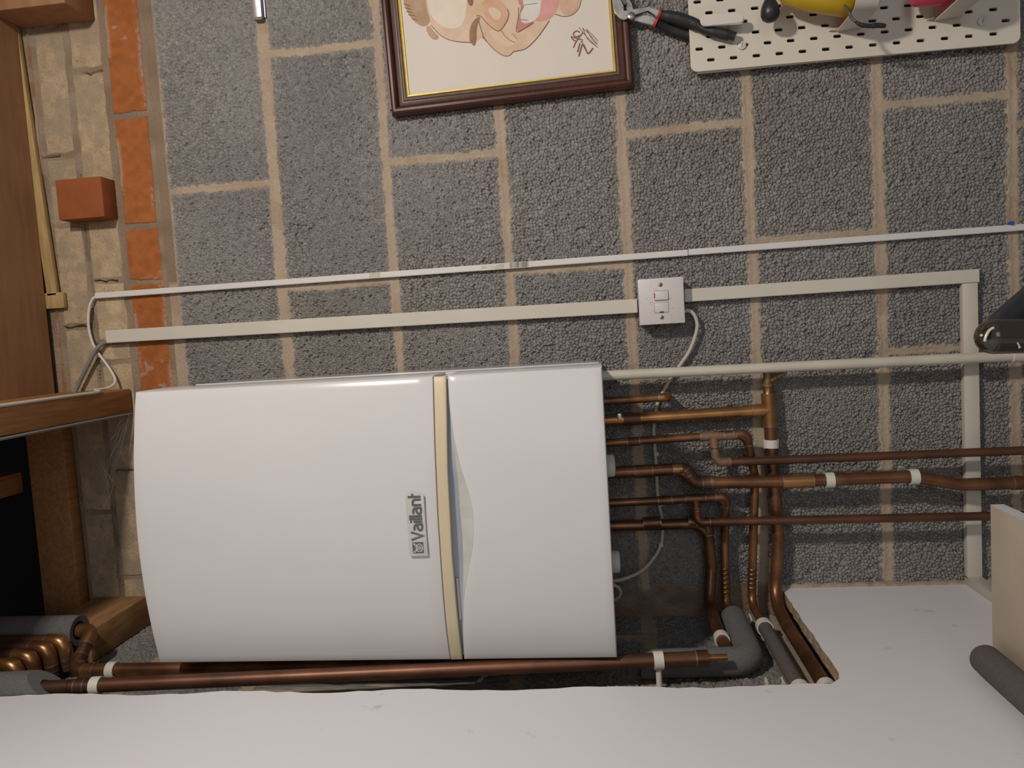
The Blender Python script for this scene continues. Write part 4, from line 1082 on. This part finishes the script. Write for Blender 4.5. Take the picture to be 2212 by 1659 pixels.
# ------------------------------------------------------------------ framed caricature
def picture():
    c0 = at(838, 235, -0.028); c1 = at(1366, 198, -0.028)
    zt, zb = (c0.z), (c1.z); x0 = (c0.x + c1.x) / 2
    til = (c1.x - c0.x) / (c0.z - c1.z)
    t = thing('framed_picture', (x0, 0, zb), 'dark mahogany framed caricature drawing of a grinning man', 'picture')
    ctr = Vector((x0 + 0.20, 0, (zt + zb) / 2)); hw, hh = 0.20, (zt - zb) / 2
    R3 = Matrix.Rotation(-math.atan(til) * -1, 3, 'Y')
    def P(a, b, y):    # a right of the lower-left corner, b up
        q = R3 @ Vector((a - hw, 0, b - hh)); return Vector((ctr.x + q.x, y, ctr.z + q.z))
    W_, H_ = 2 * hw, 2 * hh
    def ringframe(name, prof, m, parent):
        """prof: list of (inset, y)"""
        mb = MB(); rows = []
        for ins, y in prof:
            rows.append([P(ins, ins, y), P(W_ - ins, ins, y), P(W_ - ins, H_ - ins, y), P(ins, H_ - ins, y), P(ins, ins, y)])
        mb.grid(rows)
        bmesh.ops.remove_doubles(mb.bm, verts=mb.bm.verts, dist=1e-6)
        return mb.build(name, m, parent, angle=30)
    fr = ringframe('frame', [(0.0, -0.002), (0.0, -0.020), (0.0015, -0.0245), (0.005, -0.0275), (0.009, -0.028), (0.0125, -0.0265), (0.0142, -0.022), (0.0160, -0.0185), (0.0215, -0.0172), (0.0235, -0.0175)], M['mahogany'], t)
    ringframe('inner_moulding', [(0.0235, -0.0178), (0.0255, -0.0195), (0.0295, -0.0188), (0.0305, -0.0150)], M['frame_inner'], t)
    ringframe('gold_slip', [(0.0303, -0.0150), (0.0310, -0.0180), (0.0325, -0.0176), (0.0330, -0.0160), (0.0345, -0.0158), (0.0352, -0.0128)], M['gold'], t)
    yp = -0.0120
    mb = MB(); i_ = 0.030
    mb._faces([P(i_, i_, yp), P(W_ - i_, i_, yp), P(W_ - i_, H_ - i_, yp), P(i_, H_ - i_, yp)], [[0, 1, 2, 3]])
    art = mb.build('drawing', M['paper'], t, smooth=False)
    MB().box(P(0.003, 0.003, -0.011), P(W_ - 0.003, H_ - 0.003, -0.002)).build('backing', M['frame_inner'], t, smooth=False)
    # the drawing: flat colour washes and pencil lines on the paper
    C = lambda a, b, y: at(800 + a / 3.687, b / 3.687, y)
    lay = [yp]
    def wash(name, pts, col, n=6):
        lay[0] -= 0.00004
        q = chaikin(list(pts))
        tri = tessellate_polygon([[Vector((a, b, 0)) for a, b in q]])
        mb = MB(); mb._faces([C(a, b, lay[0]) for a, b in q], [list(t_) for t_ in tri])
        o = mb.build(name, mat('wash_' + name, col[0], 0.75, col2=col[1], scale=38, detail=2, lo_=0.3, hi=0.7), art, smooth=False)
        return o
    def line(mb, pts, wpx):
        q = smooth_path([Vector((a, b, 0)) for a, b in pts], 5)
        stroke(mb, [(p.x, p.y) for p in q], wpx, lambda a, b, k: C(a, b, lay[0] - 0.0002 - 6e-6 * k))
    wash('face', [(430, -330), (440, 0), (450, 120), (490, 210), (560, 280), (640, 318), (730, 333), (800, 336), (860, 325), (890, 295), (930, 335), (985, 393), (1050, 436), (1100, 442), (1150, 406), (1235, 385), (1320, 310), (1380, 232), (1425, 165), (1480, 108), (1540, 128), (1610, 112), (1658, 62), (1675, 0), (1660, -330)],
         ((0.60, 0.40, 0.26), (0.66, 0.50, 0.37)))
    wash('forehead', [(455, -250), (450, 60), (520, 180), (640, 240), (740, 200), (770, 60), (760, -250)], ((0.68, 0.58, 0.46), (0.70, 0.62, 0.52)))
    wash('cheek', [(940, 250), (1000, 330), (1090, 380), (1180, 340), (1140, 290), (1060, 270), (980, 235)], ((0.68, 0.50, 0.36), (0.64, 0.44, 0.29)))
    wash('hair', [(258, -300), (262, 0), (275, 60), (320, 140), (380, 200), (440, 216), (482, 172), (450, 80), (440, 0), (430, -300)], ((0.36, 0.22, 0.13), (0.46, 0.30, 0.19)))
    wash('ear', [(442, 215), (456, 270), (490, 312), (525, 320), (552, 295), (505, 250), (470, 200)], ((0.36, 0.22, 0.13), (0.48, 0.31, 0.2)))
    wash('eyebrow', [(786, 310), (792, 210), (835, 145), (885, 128), (846, 215), (848, 320), (832, 372), (804, 350)], ((0.24, 0.13, 0.07), (0.34, 0.20, 0.12)))
    wash('eye', [(862, 170), (885, 145), (892, 240), (915, 320), (885, 280)], ((0.46, 0.38, 0.32), (0.60, 0.52, 0.46)))
    wash('far_eyebrow', [(760, -60), (775, 20), (800, 55), (822, 30), (815, -60)], ((0.18, 0.10, 0.06), (0.28, 0.17, 0.1)))
    wash('nose', [(865, 20), (900, 110), (950, 190), (1015, 244), (1070, 195), (1100, 130), (1095, 70), (1050, 10), (960, -20)], ((0.62, 0.40, 0.26), (0.56, 0.32, 0.19)))
    wash('nose_shine', [(930, 60), (960, 130), (1010, 170), (1050, 120), (1010, 60)], ((0.68, 0.52, 0.40), (0.66, 0.48, 0.35)))
    wash('mouth', [(1172, -200), (1178, 0), (1205, 50), (1180, 130), (1162, 258), (1220, 230), (1310, 170), (1340, 60), (1340, -200)], ((0.42, 0.14, 0.12), (0.50, 0.24, 0.18)))
    wash('lower_lip', [(1372, -200), (1368, 40), (1340, 120), (1310, 172), (1390, 165), (1452, 130), (1500, 50), (1512, -200)], ((0.58, 0.22, 0.20), (0.64, 0.34, 0.30)))
    wash('upper_lip', [(1165, -200), (1172, 0), (1196, 52), (1220, 42), (1205, 0), (1200, -200)], ((0.56, 0.24, 0.21), (0.52, 0.2, 0.18)))
    wash('teeth', [(1205, -200), (1212, 0), (1220, 48), (1192, 120), (1200, 178), (1250, 190), (1330, 152), (1362, 70), (1362, -200)], ((0.66, 0.62, 0.56), (0.60, 0.56, 0.50)))
    wash('chin', [(1500, -100), (1500, 60), (1550, 122), (1615, 105), (1655, 50), (1665, -100)], ((0.62, 0.42, 0.29), (0.55, 0.32, 0.20)))
    mb = MB()
    for pts, w_ in (([(482, 200), (560, 282), (640, 320), (730, 335), (800, 338)], 5), ([(890, 290), (930, 335), (985, 393), (1050, 438), (1100, 444), (1140, 412)], 5), ([(1140, 410), (1235, 387), (1320, 311), (1380, 232), (1425, 165)], 6), ([(1470, 112), (1540, 130), (1610, 115), (1660, 62), (1677, 0)], 5),
                    ([(845, 125), (880, 130), (930, 185), (1015, 246), (1075, 190), (1102, 120), (1090, 70)], 5), ([(1040, 240), (1075, 290), (1120, 325), (1150, 338)], 4), ([(1125, 265), (1150, 285), (1165, 310)], 3), ([(862, 165), (880, 230), (905, 300), (925, 325)], 5),
                    ([(1190, 150), (1220, 158), (1250, 160)], 4), ([(1222, 40), (1280, 32), (1330, 25)], 3), ([(1195, 90), (1215, 62), (1222, 40)], 4), ([(270, 60), (320, 72)], 3), ([(285, 90), (340, 100)], 3), ([(300, 118), (352, 125)], 3), ([(262, 30), (312, 45)], 3), ([(330, 150), (380, 160)], 3), ([(1180, 60), (1178, 130), (1164, 250), (1230, 226), (1300, 180)], 4)):
        line(mb, pts, w_)
    mb.build('pencil_lines', mat('pencil_brown', (0.20, 0.10, 0.055), 0.8), art, smooth=False)
    mb = MB()
    for pts, w_ in (([(1660, 445), (1692, 352), (1732, 424), (1772, 384)], 11), ([(1692, 352), (1730, 425)], 11), ([(1650, 412), (1668, 345)], 10), ([(1690, 338), (1676, 330)], 9), ([(1618, 378), (1640, 330), (1690, 262)], 9), ([(1672, 284), (1634, 292), (1616, 268), (1640, 246), (1668, 256)], 9), ([(1640, 330), (1610, 312), (1600, 290)], 9), ([(1600, 290), (1625, 300), (1690, 318)], 9)):
        line(mb, pts, w_)
    for pts in ([(1662, 220), (1720, 290), (1810, 378)], [(1810, 378), (1730, 310), (1690, 222)], [(1690, 222), (1760, 290), (1808, 352)], [(1808, 352), (1770, 318), (1720, 232)], [(1720, 232), (1770, 280), (1812, 325)]):
        line(mb, pts, 5)
    mb.build('signature', mat('signature_brown', (0.22, 0.10, 0.08), 0.8), art, smooth=False)
picture()

# ------------------------------------------------------------------ peg board and what hangs on it
PX0, PZ0, PZ1, PY = 0.4312, 0.6735, 1.2245, -0.025
def pegboard():
    t = thing('peg_board', (PX0, 0, PZ0), 'white slotted peg board on the block wall in the corner of the view', 'peg board')
    cu = bpy.data.curves.new('peg_panel', 'CURVE'); cu.dimensions = '2D'; cu.fill_mode = 'BOTH'; cu.extrude = 0.0025
    def spl(pts):
        s = cu.splines.new('POLY'); s.points.add(len(pts) - 1); s.use_cyclic_u = True
        for p, q in zip(s.points, pts): p.co = (q[0], q[1], 0, 1)
    def rrect(x0, z0, x1, z1, r, n=6):
        out = []
        for cx_, cz_, a0 in ((x1 - r, z1 - r, 0), (x0 + r, z1 - r, 90), (x0 + r, z0 + r, 180), (x1 - r, z0 + r, 270)):
            for k in range(n + 1):
                a = math.radians(a0 + 90 * k / n); out.append((cx_ + r * math.cos(a), cz_ + r * math.sin(a)))
        return out
    W_ = 0.36
    spl(rrect(0, 0, W_, PZ1 - PZ0, 0.012))
    row = 0
    x = 0.0185
    while x < W_ - 0.015:
        zz = (PZ1 - PZ0) - (0.0345 if row % 2 == 0 else 0.0150)
        n = 13 if row % 2 == 0 else 14
        for k in range(n):
            spl(rrect(x - 0.0029, zz - k * 0.0394 - 0.0078, x + 0.0029, zz - k * 0.0394 + 0.0060, 0.00285, 4))
        row += 1; x += 0.0203
    o = bpy.data.objects.new('peg_tmp', cu); COL.objects.link(o)
    dg = bpy.context.evaluated_depsgraph_get(); dg.update()
    me = bpy.data.meshes.new_from_object(o.evaluated_get(dg))
    bpy.data.objects.remove(o)
    # curve plane XY -> wall plane XZ (front towards -y)
    for v in me.vertices:
        a, b, c = v.co; v.co = (PX0 + a + 0.004 * (b / 0.55), PY + 0.0025 - c, PZ0 + b)
    me.flip_normals()
    me.materials.clear(); me.materials.append(M['peg'])
    pn = bpy.data.objects.new('panel', me); COL.objects.link(pn); put(pn, t)
    # back flange and wall spacers
    mb = MB()
    mb.box((PX0 + 0.003, PY + 0.005, PZ0 + 0.012), (PX0 + 0.006, PY + 0.013, PZ1 - 0.012)); mb.box((PX0 + 0.012, PY + 0.005, PZ0 + 0.002), (PX0 + 0.35, PY + 0.013, PZ0 + 0.005)); mb.box((PX0 + 0.012, PY + 0.005, PZ1 - 0.005), (PX0 + 0.35, PY + 0.013, PZ1 - 0.002))
    mb.build('flange', M['peg'], t, smooth=False)
    for u, v in ((1603, 97), (2123, 45)):
        p = at(u, v, PY - 0.004)
        s = MB().lathe([(0.0045, 0.030), (0.0045, 0.0045), (0.0072, 0.0042), (0.0072, 0.0008), (0.006, 0.0)], (p.x, PY - 0.0045, p.z), (0, 1, 0), 20).build('fixing_screw', M['peg_part'], t)
        MB().box((p.x - 0.0042, PY - 0.0048, p.z - 0.0006), (p.x + 0.0042, PY - 0.0042, p.z + 0.0006), rot=Matrix.Rotation(0.3, 3, 'Y')).build('screw_slot', M['dirt'], s, smooth=False)
        MB().lathe([(0.009, 0.0), (0.009, -PY - 0.006)], (p.x, PY + 0.0052, p.z), (0, 1, 0), 16).build('spacer', M['peg_part'], t)
pegboard()
# white capsule hook over the plier handle
yh = -0.052
a, b = at(1524, 45, yh), at(1596, 41, yh)
t = thing('peg_hook', (a.x, PY, a.z), 'white rounded peg hook holding the black plier handle', 'hook')
d = (b - a).normalized()
nn = Vector((0, 1, 0)).cross(d).normalized(); rr_ = 0.0092
poly = [b + d * (rr_ * math.cos(t_)) + nn * (rr_ * math.sin(t_)) for t_ in np.linspace(-math.pi / 2, math.pi / 2, 10)] + [a - d * (rr_ * math.cos(t_)) + nn * (-rr_ * math.sin(t_)) for t_ in np.linspace(-math.pi / 2, math.pi / 2, 10)]
mb = MB(); mb.prism([Vector((p_.x, yh - 0.003, p_.z)) for p_ in poly], (0, 0.006, 0))
bmesh.ops.bevel(mb.bm, geom=[e_ for e_ in mb.bm.edges if abs((e_.verts[0].co - e_.verts[1].co).y) < 1e-6], offset=0.002, segments=3, affect='EDGES')
mb.build('hook_front', M['peg_part'], t)
for k in (0.12, 0.80):
    p = a + (b - a) * k
    MB().tube([p, Vector((p.x, PY + 0.004, p.z))], 0.0026, 10).build('hook_arm', M['peg_part'], t)
# pliers
def pliers():
    y1, y2 = -0.036, -0.0115
    C = lambda a, b, y: at(1300 + a / 4.424, b / 4.424, y)
    t = thing('pliers', C(600, 170, y1), 'slip-joint pliers with black grips and red bands, hooked on the peg board', 'pliers')
    def blade(name, pts, y, th, m, par=t):
        mb = MB(); q = [C(a, b, y) for a, b in pts]; mb.prism(q, (0, th, 0))
        bmesh.ops.bevel(mb.bm, geom=list(mb.bm.edges), offset=0.0009, segments=2, affect='EDGES')
        return mb.build(name, m, par)
    blade('upper_jaw', [(150, -60), (210, 60), (205, 110), (440, 62), (560, 100), (540, 165), (440, 95), (330, 130), (215, 190), (170, 175), (120, 110), (95, -60)], y1, 0.008, M['steel'])
    blade('lower_jaw', [(120, -120), (230, -60), (290, 40), (300, 110), (430, 150), (540, 165), (505, 245), (330, 200), (215, 190), (250, 90), (180, 20)], y1 + 0.009, 0.008, M['steel'])
    blade('jaw_teeth', [(150, -60), (215, 45), (245, 30), (180, -80)], y1 - 0.001, 0.010, M['badge_grey'])
    c = C(285, 148, y1 - 0.001)
    MB().lathe([(0.0068, 0.018), (0.0068, 0.001), (0.005, 0.0)], c, (0, 1, 0), 18).build('pivot', M['steel'], t)
    # grips
    def grip(name, pts, y, rs, flat=0.8):
        q = smooth_path([C(a, b, yy) for (a, b), yy in zip(pts, y)], 6)
        mb = MB(); mb.tube(q, 0.008, 18, radii=rs)
        return mb.build(name, M['black_grip'], t)
    grip('grip', [(555, 140), (700, 170), (850, 215), (1000, 285), (1140, 318), (1275, 348)], [y1 + .003] * 3 + [-0.037, -0.039, -0.040], [0.0085, 0.0100, 0.0105, 0.0100, 0.0080, 0.0092, 0.0096, 0.0078])
    grip('grip', [(525, 215), (620, 258), (720, 300), (830, 335), (960, 372)], [y1 + .010, -0.016, -0.0125, y2, y2], [0.0085, 0.0095, 0.0095, 0.009, 0.008])
    for (a0, b0), (a1, b1), y in (((540, 128), (562, 135), y1 + .003), ((505, 205), (530, 216), y1 + .010)):
        p, q = C(a0, b0, y), C(a1, b1, y)
        MB().tube([p, q], 0.0100, 18).build('red_band', M['red'], t)
pliers()
# black rubber bulb and yellow tube in the white cup, red item in the second cup
def cup(name, label, u0, v0, x0, x1, z0, z1, depth):
    t = thing(name, (x0, PY, z0), label, 'cup', 'white cups on the peg board')
    y0, y1 = PY - 0.0045, PY - depth
    def ring(z, ins, yfront):
        n = 8; r = 0.018; out = []
        out.append((x0 + ins, y0)); 
        for k in range(n + 1):
            a = math.pi + (math.pi / 2) * k / n; out.append((x0 + ins + r + (r) * math.cos(a), yfront + r + r * math.sin(a)))
        for k in range(n + 1):
            a = 1.5 * math.pi + (math.pi / 2) * k / n; out.append((x1 - ins - r + r * math.cos(a), yfront + r + r * math.sin(a)))
        out.append((x1 - ins, y0))
        return [Vector((a, b, z)) for a, b in out] + [Vector((x0 + ins, y0, z))]
    mb = MB()
    mb.grid([ring(z1, 0.0, y1), ring(z0 + 0.004, 0.003, y1 + 0.012), ring(z0, 0.006, y1 + 0.018)])
    mb.grid([ring(z1, 0.0, y1), ring(z1, 0.002, y1 + 0.002)])
    mb._faces(ring(z0, 0.006, y1 + 0.018)[:-1], [list(range(len(ring(z0, 0.006, y1)) - 1))])
    mb.build('shell', M['peg_part'], t)
    y0 = y0 - 0.0015
    mb = MB(); mb.grid([ring(z1 - 0.0003, 0.002, y1 + 0.002), ring(z0 + 0.005, 0.005, y1 + 0.014)])
    rg = ring(z0 + 0.005, 0.005, y1 + 0.014)[:-1]; mb._faces(rg, [list(range(len(rg)))])
    mb.build('inside', M['pink'], t, fix=False)
    for xx in (x0 + 0.0, x0 + 0.045):
        MB().tube([Vector((xx + 0.004, y0 - 0.001, z1 + 0.002)), Vector((xx + 0.004, y0 - 0.001, z1 + 0.010)), Vector((xx + 0.004, PY + 0.006, z1 + 0.014))], 0.0016, 8, fillet=0.003).build('peg_lug', M['peg_part'], t)
    return t
cup('peg_cup', 'white peg board cup holding the yellow tube, nearer the pliers', 0, 0, 0.4785, 0.570, 0.930, 0.9745, 0.106)
cup('peg_cup', 'white peg board cup holding a red item, nearest the board end', 0, 0, 0.4800, 0.571, 0.768, 0.8128, 0.106)
C7 = lambda a, b, y: at(1750 + a / 4.788, b / 4.788, y)
# yellow tube leaning out of the first cup
t = thing('yellow_tube', (0.54, -0.08, 0.95), 'yellow plastic tube standing in the white cup, black bulb beside its top', 'tube')
a = at(1842, 2, -0.072); b = at(1700, -20, -0.075)
dd = (b - a).normalized()
MB().lathe([(0.024, 0.0), (0.027, 0.004), (0.027, 0.05), (0.026, 0.085), (0.021, 0.112), (0.012, 0.122)], a, dd, 28).build('body', M['yellow'], t)
MB().lathe([(0.012, 0.120), (0.012, 0.136), (0.008, 0.140)], a, dd, 20).build('nozzle', M['peg_part'], t)
# black bulb
c = at(1664, 22, -0.070)
t = thing('rubber_bulb', c, 'glossy black rubber bulb hanging beside the yellow tube', 'rubber bulb')
mb = MB(); mb.lathe([(0.0, 0.0), (0.008, 0.0015), (0.0135, 0.006), (0.0158, 0.013), (0.0155, 0.021), (0.0125, 0.030), (0.008, 0.038), (0.0055, 0.050)], c + Vector((-0.020, 0, 0.0)), (1, 0, 0.02), 28)
mb.build('bulb', M['black'], t)
MB().tube([c + Vector((0.028, 0, 0)), c + Vector((0.040, 0.010, -0.004)), Vector((c.x + 0.044, PY + 0.004, c.z - 0.008))], 0.003, 10, fillet=0.008).build('stalk', M['black'], t)
# strap hanging from the cup
pts = [C7(400, 130, -0.115), C7(430, 185, -0.116), C7(470, 225, -0.117), C7(530, 258, -0.117), C7(620, 268, -0.117), C7(700, 262, -0.117), C7(780, 268, -0.117)]
t = thing('wrist_strap', pts[0], 'black wrist strap hanging over the rim of the first white cup', 'strap')
MB().tube(smooth_path(pts[2:]), 0.0034, 12, radii=[0.0022, 0.003, 0.0036, 0.0036, 0.0042, 0.004, 0.0034]).build('cord', M['black'], t)
MB().tube(smooth_path([C7(360, 60, -0.095)] + pts[:3]), 0.0024, 10).build('cord_sleeve', mat('grey_sleeve', (0.10, 0.085, 0.08), 0.5), t)
# red thing in the second cup
t = thing('red_item', (0.56, -0.07, 0.78), 'red plastic item standing in the white cup nearest the board end', 'plastic item')
a = at(2052, -16, -0.07); MB().lathe([(0.018, 0.0), (0.021, 0.004), (0.021, 0.052), (0.018, 0.058)], a, Vector((0.08, -0.02, 1)).normalized(), 26).build('body', M['red_pink'], t)

# bright metal bracket at the frame's edge, high on the wall
a, b = at(557, 38, -0.012), at(547, -40, -0.012)
t = thing('metal_bracket', (a.x, 0, a.z), 'bright metal bracket end fixed over the mortar joint', 'bracket')
MB().box((a.x, -0.014, a.z - 0.0085), (a.x + 0.20, -0.0025, a.z + 0.0085), 0.001).build('channel', M['alu'], t)
MB().box((a.x + 0.002, -0.004, a.z - 0.0125), (a.x + 0.20, -0.0008, a.z - 0.0085), 0.0006).build('lip', mat('blue_grey_metal', (0.24, 0.26, 0.33), 0.4, metal=0.6), t)
MB().box((a.x - 0.004, -0.013, a.z - 0.0085), (a.x + 0.0005, -0.0015, a.z + 0.0085), 0.001).build('end_plug', M['dirt'], t)

# ------------------------------------------------------------------ shelf on the white board and what lies on it
t = thing('side_shelf', (XL, -0.6, 0.87), 'cream painted board shelf on the white side wall', 'shelf')
mb = MB(); mb.box((XL + 0.0003, -1.05, 0.8705), (-0.2845, -0.350, 0.8885), 0.0012)
mb.build('board', M['shelf'], t)
MB().box((-0.2845, -1.05, 0.8709), (-0.2839, -0.3504, 0.8881)).build('end_edge', M['shelf_edge'], t, smooth=False)
foam_tube('foam_tube', [Vector((-0.4935, -0.375, 0.9092)), Vector((-0.4935, -1.00, 0.9092))], 0.0205, 'dark grey foam tube lying on the cream shelf', hole=0.06, m='foam_dark')
mb = MB(); s = bmesh.new(); bmesh.ops.create_uvsphere(s, u_segments=22, v_segments=12, radius=0.0203)
for v in s.verts: v.co = Vector((v.co.x, v.co.y * 0.55, v.co.z)) + Vector((-0.4935, -0.375, 0.9092))
mb.join(s); mb.build('rounded_end', M['foam_dark'], bpy.data.objects['foam_tube'])
# bent tube handle standing on the floor
yk = -0.50
k0 = at(2147, 727, yk); k1 = at(2212, 741, yk)
t = thing('tube_handle', (k1.x, yk, 0), 'glossy olive-black bent tube handle with bright scuffs in front of the plastic pipe', 'handle')
k2 = at(2160, 700, yk + 0.03); k3 = at(2212, 655, yk + 0.05)
e = (k1 - k0).normalized(); f = (k3 - k2).normalized()
base1 = Vector((k0.x - 0.012, yk, 0.0)); 
MB().tube([base1, Vector((k0.x - 0.004, yk, k0.z - 0.12)), Vector((k0.x, yk, k0.z))], 0.0205, 26, fillet=0.05).build('front_tube', M['olive_tube'], t)
s = bmesh.new(); bmesh.ops.create_uvsphere(s, u_segments=26, v_segments=14, radius=0.0206)
for v in s.verts: v.co += Vector((k0.x, yk, k0.z))
mb = MB(); mb.join(s); mb.build('rounded_top', M['olive_tube'], t)
MB().tube([Vector((k0.x + 0.004, yk + 0.006, k0.z - 0.004)), k2 + Vector((0, 0, 0.0)), k3, k3 + f * 0.12, Vector((k3.x + 0.10, yk + 0.06, 0.0))], 0.0150, 22, fillet=0.03).build('rear_tube', M['blue_tube'], t)
mb = MB()
for pts, w_ in (([(2127, 737), (2130, 726), (2137, 714), (2146, 708)], 0.0016), ([(2195, 721), (2201, 710)], 0.0016), ([(2196, 738), (2202, 750)], 0.0022), ([(2119, 722), (2121, 726)], 0.0016)):
    mb.tube(smooth_path([at(u, v, yk - 0.0185 + 0.00002 * (v - 727) ** 2 * 0.4) for u, v in pts], 4), w_, 8)
mb.build('scuff', M['scuff'], t)

# ------------------------------------------------------------------ cobweb strands by the joist
r = random.Random(3)
mb = MB()
spots = [(175, 910), (195, 940), (215, 985), (222, 1030), (228, 1060), (180, 960), (160, 930), (210, 1100), (190, 1120), (235, 1045), (270, 905)]
for k in range(26):
    a, b = r.choice(spots), r.choice(spots)
    pa_, pb_ = at(a[0] + r.uniform(-12, 12), a[1] + r.uniform(-15, 15), -0.07 - r.random() * 0.04), at(b[0] + r.uniform(-14, 14), b[1] + r.uniform(-20, 20), -0.03 - r.random() * 0.05)
    md = (pa_ + pb_) / 2 + Vector((0, 0, -0.006 * r.random()))
    mb.tube(smooth_path([pa_, md, pb_], 4), 0.00016, 4)
tag(mb.build('cobweb', M['web']), 'dusty cobweb strands between the joist and the boiler top', 'cobweb', kind='stuff')

for o in bpy.data.objects:
    if o.type == 'MESH' and o.parent is None and 'kind' not in o.keys() and 'category' not in o.keys():
        print('UNTAGGED', o.name)
